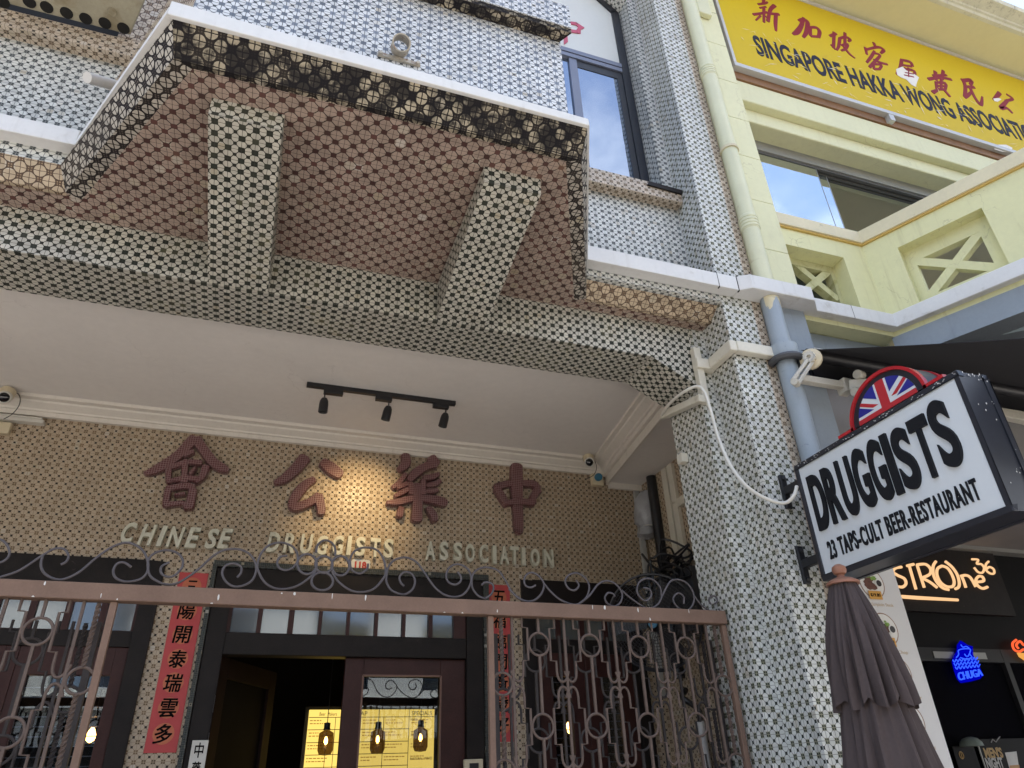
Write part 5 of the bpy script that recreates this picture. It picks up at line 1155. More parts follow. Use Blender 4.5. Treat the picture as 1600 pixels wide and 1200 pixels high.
# painted Chinese characters, then the English line
SB = [((1120, 0), 6.67, [[(490,-20,12),(486,40,13)], [(430,45,10),(500,35,12),(528,22,8)], [(448,84,9),(512,72,9)], [(382,152,14),(450,142,12),(525,128,12)], [(490,80,12),(491,232,11)], [(455,165,10),(408,212,7)], [(500,165,8),(540,196,9)],
   [(602,58,17),(562,95,15),(545,150,14),(532,222,15)], [(545,142,13),(645,150,14)], [(616,150,15),(611,250,15),(616,322,9)]]),
 ((1120, 0), 6.67, [[(855,216,13),(900,202,15),(945,232,18),(935,330,18),(902,388,13)], [(905,188,13),(880,270,18),(836,335,22),(795,356,13)], [(972,284,14),(976,372,13)], [(972,286,12),(1040,290,15),(1070,330,16),(1060,388,14)], [(980,378,12),(1062,384,13)]]),
 ((1120, 0), 6.67, [[(1180,376,13),(1242,350,13)], [(1222,338,13),(1216,500,13)], [(1196,470,14),(1236,516,10)], [(1282,400,13),(1270,480,12),(1250,522,9)], [(1282,400,11),(1340,386,12),(1386,410,15),(1372,432,9)], [(1335,344,12),(1336,470,12)], [(1300,474,10),(1362,460,12),(1340,510,12),(1298,528,9)], [(1320,484,10),(1380,560,12),(1438,606,7)]]),
 ((1100, 0), 3.2, [[(806,238,6),(814,272,5)], [(812,248,5),(870,236,6),(898,250,7),(884,266,5)], [(848,214,6),(858,236,6)], [(852,256,5),(836,284,6),(814,312,5)], [(850,266,5),(880,276,5),(852,310,6),(828,336,6)], [(850,300,6),(884,314,6),(916,322,5)], [(846,320,5),(851,346,5)], [(846,321,5),(886,325,5),(877,346,5)], [(850,346,5),(876,346,5)]]),
 ((1100, 0), 3.2, [[(988,298,6),(982,340,7),(964,372,5)], [(988,300,6),(1030,310,7),(1042,330,6)], [(990,325,5),(1036,332,5)], [(1006,340,5),(1000,376,5)], [(1006,345,5),(1050,355,6),(1052,388,5)], [(1022,340,4),(1022,386,4)], [(1004,364,4),(1046,371,4)], [(1000,376,4),(1048,386,4)]]),
 ((1100, 0), 3.2, [[(1122,396,7),(1180,388,6),(1236,398,6)], [(1156,358,7),(1160,400,6)], [(1196,354,6),(1190,396,6)], [(1144,378,5),(1212,376,5)], [(1160,412,6),(1165,446,6)], [(1160,413,5),(1206,416,6),(1206,446,5)], [(1165,430,4),(1206,431,4)], [(1165,447,5),(1206,448,5)], [(1186,394,5),(1186,448,5)], [(1168,450,5),(1144,462,8)], [(1200,450,6),(1228,482,6)]]),
 ((1360, 0), 6.67, [[(960,830,16),(988,900,14),(985,1012,15)], [(958,842,15),(1050,836,15),(1042,882,13)], [(990,902,13),(1082,910,13)], [(985,1016,13),(1020,990,13),(1052,958,9)], [(1040,920,13),(1090,1020,13),(1150,1092,15),(1166,1008,7)]]),
 ((1360, 0), 6.67, [[(1346,968,16),(1288,1042,13)], [(1420,984,10),(1482,1030,11),(1408,1052,10)], [(1432,1044,11),(1370,1110,16),(1364,1130,15),(1420,1126,13),(1476,1176,11)]])]
for org, k, sts in SB:
    mb = MB()
    for i, s_ in enumerate(sts): stroke(mb, s_, org, SY - 0.0004, 0.0022 + 0.00022 * i, k)
    obj('character', mb, M['sign_red'], SG)
x0 = PY(1178.5, 68, SY).x; x1 = PY(1597, 212, SY).x; zl = 7.34; zh = PY(1178, 55, SY).z
va, fa, as0 = glyphs('SINGAPORE HAKKA WONG ASSOCIAT', 0.024); vb, fb, as1 = glyphs('SINGAPORE HAKKA WONG ASSOCIATION', 0.024)
wE = (x1 - x0) * as1 / as0
obj('lettering', put_text(MB(), 'SINGAPORE HAKKA WONG ASSOCIATION', ((x0, SY - 0.0005, zl), (x0 + wE, SY - 0.0005, zl), (x0 + wE, SY - 0.0005, zh), (x0, SY - 0.0005, zh)), 0.003, (0, -1, 0), bold=0.024), M['sign_navy'], SG)
def peel(mb, pts, y=0.0036): mb.prism([PY(a, b, SY - y) for a, b in pts], (0, 0.0006, 0)); return mb
for pts in ([(1400, 108), (1410, 104), (1416, 110), (1424, 113), (1432, 118), (1436, 121), (1433, 128), (1431, 136), (1424, 132), (1416, 124), (1408, 121), (1402, 117)],
            [(1552, 154), (1560, 153), (1565, 155), (1559, 159), (1554, 158)], [(1553, 233), (1560, 226), (1572, 226), (1582, 231), (1580, 238), (1566, 237)]):
    obj('peeled_patch', peel(MB(), pts), M['peel'], SG)
random.seed(31)
for k in range(90):
    cx = random.uniform(1160, 1595); base = 45 + (cx - 1160) * 0.335; cy = base + random.uniform(-8, 52)
    a0 = random.uniform(-0.4, 1.2); L_ = random.uniform(2, 9); w_ = random.uniform(0.15, 0.5)
    dx, dy = math.cos(a0) * L_, math.sin(a0) * L_
    obj('film_crease', MB().prism([PY(cx - dx, cy - dy, SY - 0.0042 - k * 1e-5), PY(cx + w_, cy - w_, SY - 0.0042 - k * 1e-5), PY(cx + dx, cy + dy, SY - 0.0042 - k * 1e-5), PY(cx - w_, cy + w_, SY - 0.0042 - k * 1e-5)], (0, 0.0002, 0)), M['crease' if k % 4 else 'peel'], SG)

# ================================================================== the projecting box sign
M['sign_white'] = mat('white_sign_face', (0.63, 0.67, 0.70), 0.35, var=0.02, scale=2)
M['sign_black'] = mat('black_sign_box', (0.020, 0.022, 0.030), 0.38, var=0.15, spec=0.5)
M['letter_black'] = mat('black_foam_letter', (0.010, 0.011, 0.014), 0.6, spec=0.2)
M['sign_rim'] = mat('red_rim', (0.42, 0.022, 0.03), 0.25, var=0.05)
M['flag_red'] = mat('flag_red', (0.44, 0.025, 0.035), 0.4, var=0.03); M['flag_blue'] = mat('flag_blue', (0.020, 0.022, 0.24), 0.4, var=0.03)
M['chip'] = mat('chipped_paint', (0.55, 0.55, 0.54), 0.6)
BX, BX1 = 2.66, 2.835
by0, by1, bz0, bz1 = 1.788, 2.852, 2.452, 3.080
PS = thing('projecting_sign', (2.745, 2.32, bz0), 'black box sign with white face and black raised lettering, projecting from the tiled pilaster', 'sign')
fw = 0.026
box_ = MB().box(BX + 0.012, BX1 - 0.012, by0 + 0.005, by1 - 0.005, bz0 + 0.005, bz1 - 0.005)
obj('box', box_, M['sign_black'], PS)
fr = MB()
for xa, xb in ((BX, BX + 0.03), (BX1 - 0.03, BX1)):
    fr.box(xa, xb, by0, by1, bz1 - fw, bz1).box(xa, xb, by0, by1, bz0, bz0 + fw).box(xa, xb, by0, by0 + fw, bz0 + fw, bz1 - fw).box(xa, xb, by1 - fw, by1, bz0 + fw, bz1 - fw)
obj('frame', fr, M['sign_black'], PS, bevel=0.004)
for xa in (BX + 0.006, BX1 - 0.0115): obj('face_panel', MB().box(xa, xa + 0.0055, by0 + fw, by1 - fw, bz0 + fw, bz1 - fw), M['sign_white'], PS)
XF = BX + 0.0055
def onF(px, py): return PX(px, py, XF)
def rectF(tl, tr, br, bl):
    P = [onF(*k) for k in (bl, br, tr, tl)]; return P
W1 = rectF((1260, 740), (1483, 632), (1512, 732), (1282, 826))
yl = (W1[0].y + W1[3].y) / 2; yr = (W1[1].y + W1[2].y) / 2; zb_ = (W1[0].z + W1[1].z) / 2; zt_ = (W1[2].z + W1[3].z) / 2
word = 'DRUGGISTS'; gap = 0.0145; ws = [1.0, 1.0, 0.96, 0.98, 0.98, 0.42, 1.05, 1.06, 1.08]; tot = sum(ws); unit = ((yl - yr) - gap * (len(word) - 1)) / tot
y = yl; random.seed(4)
for i, chh in enumerate(word):
    w_ = ws[i] * unit; dz = (0, 0.004, -0.004, 0.002, -0.006, 0.0, -0.014, 0.012, 0.022)[i]; dt = (0, 0.0, 0.0, 0.006, 0.008, 0.002, -0.004, -0.004, 0.022)[i]
    qd = ((XF, y, zb_ + dz * 0.4), (XF, y - w_, zb_ + dz * 0.4), (XF, y - w_, zt_ + dt), (XF, y, zt_ + dt))
    obj('letter', put_text(MB(), chh, qd, 0.014, (-1, 0, 0), bold=0.030 if chh != 'I' else 0.0, res=8), M['letter_black'], PS)
    y -= w_ + gap
W2_ = rectF((1291, 843), (1527, 750), (1535, 785), (1298, 871))
yl = (W2_[0].y + W2_[3].y) / 2; yr = (W2_[1].y + W2_[2].y) / 2; zb_ = (W2_[0].z + W2_[1].z) / 2; zt_ = (W2_[2].z + W2_[3].z) / 2
obj('small_lettering', put_text(MB(), '23 TAPS-CULT BEER-RESTAURANT', ((XF, yl, zb_), (XF, yr, zb_), (XF, yr, zt_), (XF, yl, zt_)), 0.006, (-1, 0, 0), bold=0.022, track=1.16, res=5), M['letter_black'], PS)
# arched crest with the upper half of a Union flag
ec = V3(((BX + BX1) / 2, (2.413 + 1.94) / 2, bz1)); eR = 0.232; eH = 0.205
CRX0, CRX1 = BX + 0.012, BX1 - 0.02
def halfd(r, h, n=32, z0=0.0): return [(ec.y + r * math.cos(math.pi * k / n), ec.z + z0 + h * math.sin(math.pi * k / n)) for k in range(n + 1)]
obj('crest', MB().prism([(CRX0, a, b) for a, b in halfd(eR - 0.012, eH - 0.012, z0=0.012)] , (CRX1 - CRX0, 0, 0)), M['sign_black'], PS)
rim = MB()
o_ = halfd(eR, eH, z0=0.001); i_ = halfd(eR - 0.016, eH - 0.016, z0=0.001)
for xa, xb in ((CRX0 - 0.012, CRX0 + 0.012), (CRX1 - 0.012, CRX1 + 0.012)):
    for k in range(32): rim.hexa([(xa, *o_[k]), (xa, *o_[k + 1]), (xa, *i_[k + 1]), (xa, *i_[k])], [(xb, *o_[k]), (xb, *o_[k + 1]), (xb, *i_[k + 1]), (xb, *i_[k])])
    rim.box(xa, xb, ec.y - eR - 0.09, ec.y - eR + 0.016, bz1 + 0.001, bz1 + 0.016).box(xa, xb, ec.y + eR - 0.016, ec.y + eR + 0.09, bz1 + 0.001, bz1 + 0.016)
obj('rim', rim, M['sign_rim'], PS, smooth=False)
fR, fH = 0.178, 0.158
clipb = [V3((a, b, 0)) for a, b in halfd(fR, fH, z0=0.006)]
def clip(poly):
    """Sutherland-Hodgman against the half disc (counter-clockwise)"""
    out = [V3((a, b, 0)) for a, b in poly]
    n = len(clipb)
    for i in range(n):
        A, B = clipb[i], clipb[(i + 1) % n]; e_ = B - A; inp, out = out, []
        if not inp: return []
        def side(p): return e_.x * (p.y - A.y) - e_.y * (p.x - A.x)
        for j in range(len(inp)):
            P, Q = inp[j - 1], inp[j]; sp_, sq = side(P), side(Q)
            if (sp_ >= 0) != (sq >= 0): out.append(P + (Q - P) * (sp_ / (sp_ - sq)))
            if sq >= 0: out.append(Q)
    return [(p.x, p.y) for p in out]
XE = CRX0 - 0.0005
def fl_(poly, lift):
    c = clip([(ec.y - a, ec.z + b) for a, b in poly]); mb = MB()
    if len(c) > 2: mb.prism([(XE, a, b) for a, b in c], (-lift, 0, 0))
    return mb
def multi(polys, lift):
    mb = MB()
    for p in polys:
        m_ = fl_(p, lift); mb.raw(m_.v, m_.f)
    return mb
mb = MB(); mb.prism([(XE, p.x, p.y) for p in clipb], (-0.002, 0, 0)); FLG = obj('flag', mb, M['sign_white'], PS)
for pg in ([(-0.040, 0.40), (-0.040, 0.085), (-0.4, 0.29), (-0.4, 0.40)], [(-0.072, 0.045), (-0.4, 0.045), (-0.4, 0.232)], [(0.040, 0.40), (0.040, 0.085), (0.4, 0.29), (0.4, 0.40)], [(0.072, 0.045), (0.4, 0.045), (0.4, 0.232)]):
    obj('flag_blue', multi([pg], 0.0034), M['flag_blue'], FLG)
obj('flag_red_cross', multi([[(-0.026, -0.1), (0.026, -0.1), (0.026, 0.4), (-0.026, 0.4)], [(-0.4, -0.1), (-0.4, 0.03), (-0.0265, 0.03), (-0.0265, -0.1)], [(0.0265, -0.1), (0.0265, 0.03), (0.4, 0.03), (0.4, -0.1)],
    [(-0.075, 0.056), (-0.4, 0.241), (-0.4, 0.260), (-0.040, 0.056)], [(0.045, 0.058), (0.4, 0.262), (0.4, 0.243), (0.074, 0.056)]], 0.0046), M['flag_red'], FLG)
cm_ = MB(); random.seed(8)
for k in range(60):
    y_ = random.uniform(by0, by1); w_ = random.uniform(0.001, 0.007); h_ = random.uniform(0.001, 0.004)
    z_ = random.uniform(bz1 - fw + 0.003, bz1 - 0.005)
    cm_.prism([(BX - 0.0004, y_ - w_, z_), (BX - 0.0004, y_, z_ - h_), (BX - 0.0004, y_ + w_, z_ + h_ * .3), (BX - 0.0004, y_ + w_ * .2, z_ + h_)], (0.0003, 0, 0))
for k in range(26):
    x_ = random.uniform(BX + 0.03, BX1 - 0.01); z_ = random.choice([random.uniform(bz1 - 0.03, bz1 - 0.003), random.uniform(bz0 + 0.1, bz1)]); w_ = random.uniform(0.001, 0.004)
    cm_.prism([(x_ - w_, by0 - 0.0004, z_), (x_, by0 - 0.0004, z_ - w_ * 1.6), (x_ + w_, by0 - 0.0004, z_ + w_ * .3), (x_ + w_ * .2, by0 - 0.0004, z_ + w_ * 1.5)], (0, 0.0003, 0))
obj('paint_chips', cm_, M['chip'], PS)
for zz in (2.985, 2.575):
    bk = obj('bracket', MB().box(2.665, 2.705, BLY - 0.022, BLY - 0.001, zz - 0.10, zz + 0.10).box(2.668, 2.702, 2.853, BLY - 0.0225, zz - 0.022, zz + 0.022), M['black_metal'], PS, bevel=0.004)
    for dz in (-0.075, 0.075): obj('bolt', MB().lathe([(0.013, 0), (0.013, 0.008), (0.006, 0.011)], (2.685, BLY - 0.0225, zz + dz), (0, -1, 0), 6), M['black_metal'], bk)

# ================================================================== awning
M['awning'] = mat('black_awning_cloth', (0.013, 0.013, 0.017), 0.85, var=0.15, scale=3)
M['arm'] = mat('beige_alloy', (0.50, 0.47, 0.40), 0.4, metal=0.1, var=0.1, spots=(30, 0.68, 0.8, (0.25, 0.22, 0.17, 1)))
AW = thing('awning', (6.5, 2.9, 3.2), 'black retractable awning with beige folding arms over the shopfront on the right', 'awning')
az = 3.972; ax0 = 3.06
mb = MB(); n = 10
for k in range(n):
    t0, t1 = k / n, (k + 1) / n
    def pt(x, t): return V3((x, 2.96 - 1.75 * t, az - 0.985 * t - 0.012 * math.sin(math.pi * t)))
    mb.hexa([pt(ax0, t0), pt(12, t0), pt(12, t1), pt(ax0, t1)], [p + V3((0, 0, 0.004)) for p in (pt(ax0, t0), pt(12, t0), pt(12, t1), pt(ax0, t1))])
obj('cloth', mb, M['awning'], AW)
obj('front_bar', MB().tube([(ax0, 1.21, az - 0.995), (12, 1.21, az - 0.995)], 0.03, 12), M['arm'], AW, smooth=True)
obj('roller', MB().tube([(ax0 + 0.02, 2.90, az - 0.07), (12, 2.90, az - 0.07)], 0.045, 16), M['black_metal'], AW, smooth=True)
obj('cassette', MB().box(ax0, 12, 2.915, 2.949, az - 0.22, az - 0.012), M['black_metal'], AW)
g = PY(1268, 562, 2.84)
obj('crank_wheel', MB().lathe([(0.02, -0.015), (0.060, -0.012), (0.066, 0.0), (0.066, 0.02), (0.04, 0.03)], g, (-0.75, -0.5, -0.1), 24), M['cream_plastic'], AW, smooth=True)
gd = V3((-0.75, -0.5, -0.1)).normalized()
gear = MB()
for k in range(12):
    a = 2 * math.pi * k / 12
    e1 = gd.cross(V3((0, 0, 1))).normalized(); e2 = gd.cross(e1); cc = g - gd * -0.045 + (e1 * math.cos(a) + e2 * math.sin(a)) * 0.03
    gear.bar(cc - gd * 0.018, cc + gd * 0.018, 0.012, 0.012)
gear.lathe([(0.031, -0.018), (0.031, 0.018), (0.014, 0.018), (0.012, 0.0)], g + gd * 0.045, gd, 20)
obj('gear', gear, M['white_plastic'], AW)
lk0 = g + gd * 0.03; lk1 = PY(1243, 598, 2.80)
obj('link', MB().bar(lk0 + V3((-0.012, 0, 0)), lk1 + V3((-0.02, 0, 0.01)), 0.02, 0.02).bar(lk0 + V3((0.02, 0, -0.01)), lk1 + V3((0.016, 0, 0)), 0.026, 0.022).lathe([(0.022, -0.03), (0.022, 0.03)], lk1, gd, 12), M['arm'], AW, bevel=0.003)
t0 = PY(1243, 602, 2.86); 
obj('torsion_bar', MB().box(2.88, 12, 2.84, 2.885, 3.655, 3.70), M['arm'], AW, bevel=0.004)
for xo in (0.0, 4.2):
    sh = V3((3.22 + xo, 2.83, 3.655))
    a_ = obj('arm', MB().box(sh.x - 0.032, sh.x + 0.032, 2.825, 2.90, 3.625, 3.718).box(sh.x + 0.02, sh.x + 0.085, 2.80, 2.83, 3.59, 3.66).bar(sh, sh + V3((0.10, -0.10, -0.03)), 0.07, 0.07).bar(sh + V3((0.12, -0.10, -0.05)), sh + V3((0.95, -0.42, -0.34)), 0.05, 0.045).bar(sh + V3((0.95, -0.42, -0.34)), sh + V3((0.65, -1.55, -0.72)), 0.045, 0.04), M['arm'], AW, bevel=0.005)
    jt = MB()
    for k, off in enumerate(((0.03, -0.07, 0.05), (0.08, -0.10, -0.055), (0.0, -0.04, -0.06), (0.14, -0.12, 0.01), (0.17, -0.12, -0.08))):
        jt.lathe([(0.026, -0.03), (0.03, -0.024), (0.03, 0.024), (0.026, 0.03)], sh + V3(off), (0.3, -0.5, 0.8) if k % 2 else (1, 0.3, 0.1), 12)
    obj('joint', jt, M['arm'], a_, smooth=True)

# ================================================================== closed parasol
M['parasol'] = mat('taupe_parasol_cloth', (0.066, 0.051, 0.050), 0.85, var=0.10, scale=5, spec=0.2, bump=0.15)
M['finial'] = mat('turned_wood', (0.27, 0.125, 0.08), 0.45, spec=0.3, var=0.12, scale=15)
pc = V3((2.245, 2.30, 0))
PA = thing('parasol', (pc.x, pc.y, 0.13), 'closed taupe parasol with a turned wooden finial, standing before the pilaster', 'parasol')
def cloth(z1, z0, r1, r0, folds, amp, scallop, seedv, belly=0.0):
    random.seed(seedv); n = folds * 10; m = 26; mb = MB(); vs = []
    ph = [random.uniform(-0.25, 0.25) for _ in range(folds)]; am = [random.uniform(0.6, 1.25) for _ in range(folds)]
    for i in range(m + 1):
        t = i / m; z = z1 + (z0 - z1) * t; r = r1 + (r0 - r1) * (t ** 0.85) + belly * math.sin(math.pi * t)
        for j in range(n):
            a = 2 * math.pi * j / n; f = int(a / (2 * math.pi) * folds) % folds
            w = (abs(math.sin(a * folds / 2 + 0.5 * math.sin(a * 2 + seedv) + ph[f] * math.sin(math.pi * ((a * folds / (2 * math.pi)) % 1)))) ** 0.8 - 0.5) * amp * am[f] * (0.25 + 0.75 * t) + 0.14 * amp * math.sin(a * folds * 1.5 + 5 * t + seedv)
            rr = r * (1 + w); zz = z
            if i == m: zz -= scallop * (abs(math.sin(a * 4 + 0.4)) - 0.3)
            elif i == m - 1: zz -= scallop * 0.6 * (abs(math.sin(a * 4 + 0.4)) - 0.3)
            elif i == m - 2: zz -= scallop * 0.25 * (abs(math.sin(a * 4 + 0.4)) - 0.3)
            vs.append(V3((pc.x + rr * math.cos(a), pc.y + rr * math.sin(a), zz)))
    fs = [[i * n + j, i * n + (j + 1) % n, (i + 1) * n + (j + 1) % n, (i + 1) * n + j] for i in range(m) for j in range(n)]
    fs.append([j for j in range(n)][::-1])
    return mb.raw(vs, fs)
o1 = obj('upper_tier', cloth(2.285, 1.835, 0.047, 0.128, 16, 0.38, 0.04, 3, 0.012), M['parasol'], PA, smooth=True)
o2 = obj('lower_tier', cloth(1.875, 0.75, 0.103, 0.25, 12, 0.42, 0.05, 7), M['parasol'], PA, smooth=True)
hem = MB()
obj('finial', MB().lathe([(0.066, -0.014), (0.064, -0.004), (0.045, 0.008), (0.016, 0.018), (0.014, 0.026), (0.024, 0.032), (0.029, 0.046), (0.026, 0.06), (0.012, 0.070), (0.002, 0.072)], (pc.x, pc.y, 2.292), (0, 0, 1), 28), M['finial'], PA, smooth=True)
obj('pole', MB().tube([(pc.x, pc.y, 0.18), (pc.x, pc.y, 2.28)], 0.02, 12), M['finial'], PA, smooth=True)
obj('base', MB().lathe([(0.26, 0.005), (0.26, 0.04), (0.06, 0.075), (0.035, 0.25), (0.022, 0.25)], (pc.x, pc.y, 0.13), (0, 0, 1), 28), M['black_metal'], PA, smooth=True)

# ================================================================== menu banner on the neighbour's pilaster
M['banner'] = mat('white_banner', (0.58, 0.57, 0.56), 0.4, var=0.02)
M['plate'] = mat('plate_white', (0.66, 0.64, 0.60), 0.35, var=0.03)
M['meat'] = mat('roast_meat', (0.10, 0.035, 0.02), 0.5, var=0.5, scale=60); M['chip_food'] = mat('golden_fried', (0.52, 0.25, 0.07), 0.5, var=0.4, scale=60)
M['salad'] = mat('green_salad', (0.16, 0.27, 0.05), 0.5, var=0.5, scale=60); M['sauce'] = mat('dark_sauce', (0.02, 0.012, 0.01), 0.3)
M['tagc'] = mat('amber_tag', (0.55, 0.28, 0.05), 0.5, var=0.04); M['plate_rim'] = mat('brown_board', (0.25, 0.15, 0.10), 0.5)
M['tan_text'] = mat('tan_text', (0.42, 0.30, 0.16), 0.5)
BY = 2.955
bx1 = PY(1420, 970, BY).x; bx0 = bx1 - 0.42
BN = thing('menu_banner', ((bx0 + bx1) / 2, BY, 0.9), 'tall white banner with round food photographs and prices, behind the closed parasol', 'banner')
obj('sheet', MB().box(bx0, bx1, BY, BY + 0.006, 0.9, 2.86), M['banner'], BN)
def disc(mb, c, r, y, n=28, sx=1.0, sy=1.0, a0=0.0, wob=0.0):
    pts = [V3((c.x + r * sx * math.cos(a) * (1 + wob * math.sin(3 * a + a0)), y, c.z + r * sy * math.sin(a) * (1 + wob * math.cos(4 * a + a0)))) for a in [2 * math.pi * j / n for j in range(n)]]
    mb.prism(pts, (0, 0.0006, 0)); return mb
foods = [(1362, 911, '$19.80', 'Island Striploin Steak', 'meat'), (1383, 983, '$19.80', 'Grilled Pork Chop', 'meat'), (1404, 1052, '$16.80', 'Big Whopper', 'chip_food'), (1424, 1128, '$15.80', 'Fish & Chips Cutlet', 'chip_food')]
for i, (px, py, pr, cap_, fm) in enumerate(foods):
    c = PY(px, py, BY); R0 = 0.078
    random.seed(40 + i)
    pm_ = disc(MB(), c, R0 * 1.06, BY - 0.0007); ph = obj('food_photo', pm_, M['plate_rim'], BN)
    obj('plate', disc(MB(), c, R0 * 0.98, BY - 0.0014), M['plate'], ph)
    fd = MB()
    for k in range(5): disc(fd, c + V3((random.uniform(-0.03, 0.015), 0, random.uniform(-0.02, 0.02))), random.uniform(0.014, 0.026), BY - 0.0021 - 0.0004 * k, 12, 1.4, 0.8, k, 0.2)
    obj('meal', fd, M[fm], ph)
    gs = MB()
    for k in range(5): disc(gs, c + V3((random.uniform(-0.03, 0.03), 0, random.uniform(0.02, 0.048))), random.uniform(0.006, 0.012), BY - 0.0045 - 0.0004 * k, 9, 1.2, 0.8, k, 0.3)
    obj('garnish', gs, M['salad'], ph)
    sc_ = disc(MB(), c + V3((0.042, 0, -0.002)), 0.024, BY - 0.0068); obj('cup', sc_, M['plate'], ph); obj('dip', disc(MB(), c + V3((0.042, 0, -0.001)), 0.017, BY - 0.0075), M['sauce'], ph)
    tx0, tz = c.x - 0.022 + 0.004, c.z - 0.066
    tg = obj('price_tag', MB().box(tx0 - 0.03, tx0 + 0.055, BY - 0.0085, BY - 0.0078, tz - 0.022, tz + 0.022), M['tagc'], BN)
    obj('price', put_text(MB(), pr, rect_quad((tx0 + 0.0125, BY - 0.0086, tz), (1, 0, 0), (0, 0, 1), 0.066, 0.020), 0.0008, (0, -1, 0), bold=0.03), M['ink'], tg)
    obj('caption', put_text(MB(), cap_, rect_quad((c.x + 0.0, BY - 0.0002, c.z - 0.115), (1, 0, 0), (0, 0, 1), 0.21, 0.022), 0.0006, (0, -1, 0)), M['tan_text'], BN)

# ================================================================== lit signs of the shop on the right
M['lit_letter'] = mat_glow('lit_cream_letter', (1.0, 0.60, 0.30, 1), 0.36)
M['neon_blue'] = mat_glow('neon_blue', (0.03, 0.10, 1.0, 1), 0.55)
M['neon_back'] = mat_glow('neon_halo_panel', (0.0, 0.0, 1.0, 1), 0.16)
M['neon_orange'] = mat_glow('neon_orange', (1.0, 0.13, 0.04, 1), 0.4); M['neon_amber'] = mat_glow('neon_amber', (1.0, 0.45, 0.10, 1), 0.3)
LY = SFY - 0.06
cN = PY(1480, 905, LY)
LTS = thing('lit_shop_sign', (cN.x, LY, 3.0), 'backlit cream lettering with a long underline on the dark fascia above the shop window', 'sign')
obj('fascia_panel', MB().box(4.5, PY(1580, 940, LY).x, LY + 0.001, SFY - 0.001, PY(1500, 958, LY).z, 3.575), M['wood_dark'], LTS)
def gpath(pts, org, k): return spline([PY(org[0] + a / k, org[1] + b / k, LY - 0.012) for a, b in pts], 6)
O = (1380, 840); K = 5.77
def tubes(paths, r, Yp=None):
    mb = MB()
    for p in paths: mb.tube(gpath(p, O, K), r, 8)
    return mb
lets = {'s': [[(165, 265), (110, 275), (90, 310), (130, 340), (190, 370), (205, 415), (175, 445), (125, 440)]], 't': [[(215, 255), (275, 240)], [(235, 255), (265, 360), (295, 465)]],
 'r': [[(305, 245), (335, 340), (370, 450)], [(305, 245), (380, 240), (425, 280), (420, 330), (345, 365)], [(350, 365), (420, 400), (485, 450)]],
 'bracket': [[(475, 215), (450, 260), (455, 340), (490, 410), (540, 455), (590, 470)], [(560, 215), (620, 265), (665, 330), (685, 400), (680, 445), (650, 462)]],
 'o': [[(530, 255), (490, 280), (485, 335), (515, 400), (570, 440), (625, 440), (640, 400), (620, 335), (580, 275), (530, 255)]],
 'n': [[(700, 335), (725, 390), (745, 450)], [(710, 345), (750, 340), (790, 365), (835, 445)]], 'e': [[(850, 400), (905, 390), (895, 355), (860, 350), (835, 385), (850, 430), (895, 458), (940, 445)]],
 'three': [[(800, 195), (855, 200), (845, 235), (885, 240), (910, 275), (895, 315), (855, 310), (820, 270)]], 'six': [[(950, 215), (925, 245), (930, 295), (970, 325), (1000, 320), (995, 285), (960, 265), (935, 280)]]}
for kx, ps in lets.items(): obj('letter', tubes(ps, 0.0135 if kx not in ('three', 'six') else 0.011), M['lit_letter'], LTS, smooth=True)
obj('letters_hidden_part', tubes([[(20, 290), (45, 380), (70, 465)], [(-110, 300), (-90, 390), (-65, 475)], [(-110, 300), (-60, 290), (-30, 320), (-50, 365), (-95, 375)], [(-93, 378), (-40, 375), (-10, 410), (-20, 455), (-65, 475)]], 0.0135), M['lit_letter'], LTS, smooth=True)
obj('underline', MB().tube([PY(1380 + 0 / K, 840 + 520 / K, LY - 0.012), PY(1380 + 300 / K, 840 + 542 / K, LY - 0.012), PY(1380 + 672 / K, 840 + 562 / K, LY - 0.012)], [0.016, 0.018, 0.014], 8), M['lit_letter'], LTS, smooth=True)
# blue neon: name under waves and a rocky outline
NY = SFY - 0.03
NN = thing('blue_neon', PY(1512, 1040, NY), 'glowing blue neon sign reading CHUGA under waves, hanging in the shop window', 'neon sign')
O2 = (1440, 980); K2 = 4.325
def npts(pts, y=NY - 0.02): return [PY(O2[0] + a / K2, O2[1] + b / K2, y) for a, b in pts]
outline = [(262, 90), (240, 120), (238, 160), (220, 195), (205, 235), (222, 300), (240, 350), (265, 378), (330, 368), (395, 350), (418, 325), (400, 285), (380, 230), (350, 190), (345, 130), (310, 120), (290, 105)]
obj('backing', MB().prism(npts(outline, NY - 0.004), (0, 0.003, 0)), M['neon_back'], NN)
nb = MB()
for zrow in (238, 262, 286):
    nb.tube(spline(npts([(210 + 12 * k + (zrow - 238) * 0.35, zrow - 10 + (9 if k % 2 else -9) - 2.0 * k * 0.6) for k in range(15)]), 4), 0.0045, 6)
nb.tube(spline(npts([(235, 205), (250, 185), (248, 160), (262, 150), (300, 145), (330, 150), (325, 180), (340, 205), (300, 215), (262, 205)]), 4), 0.0045, 6)
nb.tube(spline(npts([(265, 118), (280, 135), (300, 130), (320, 140)]), 4), 0.0045, 6)
nb.tube(spline(npts([(290, 180), (300, 195), (315, 195), (322, 180)]), 4), 0.0045, 6)
obj('tubes', nb, M['neon_blue'], NN, smooth=True)
obj('name', put_text(MB(), 'CHUGA', npts([(250, 362), (412, 328), (395, 280), (238, 308)], NY - 0.008), 0.012, (0, -1, 0), bold=0.0), M['neon_blue'], NN)
ON = thing('orange_neon', PY(1605, 1018, NY), 'round orange and amber neon sign cut by the right edge of the picture', 'neon sign')
obj('tubes', MB().tube(spline(npts([(640, 85), (615, 110), (625, 150), (660, 165), (690, 150), (720, 160), (740, 130), (715, 105), (690, 120), (665, 95), (640, 120), (655, 145)]), 5), 0.011, 8), M['neon_orange'], ON, smooth=True)
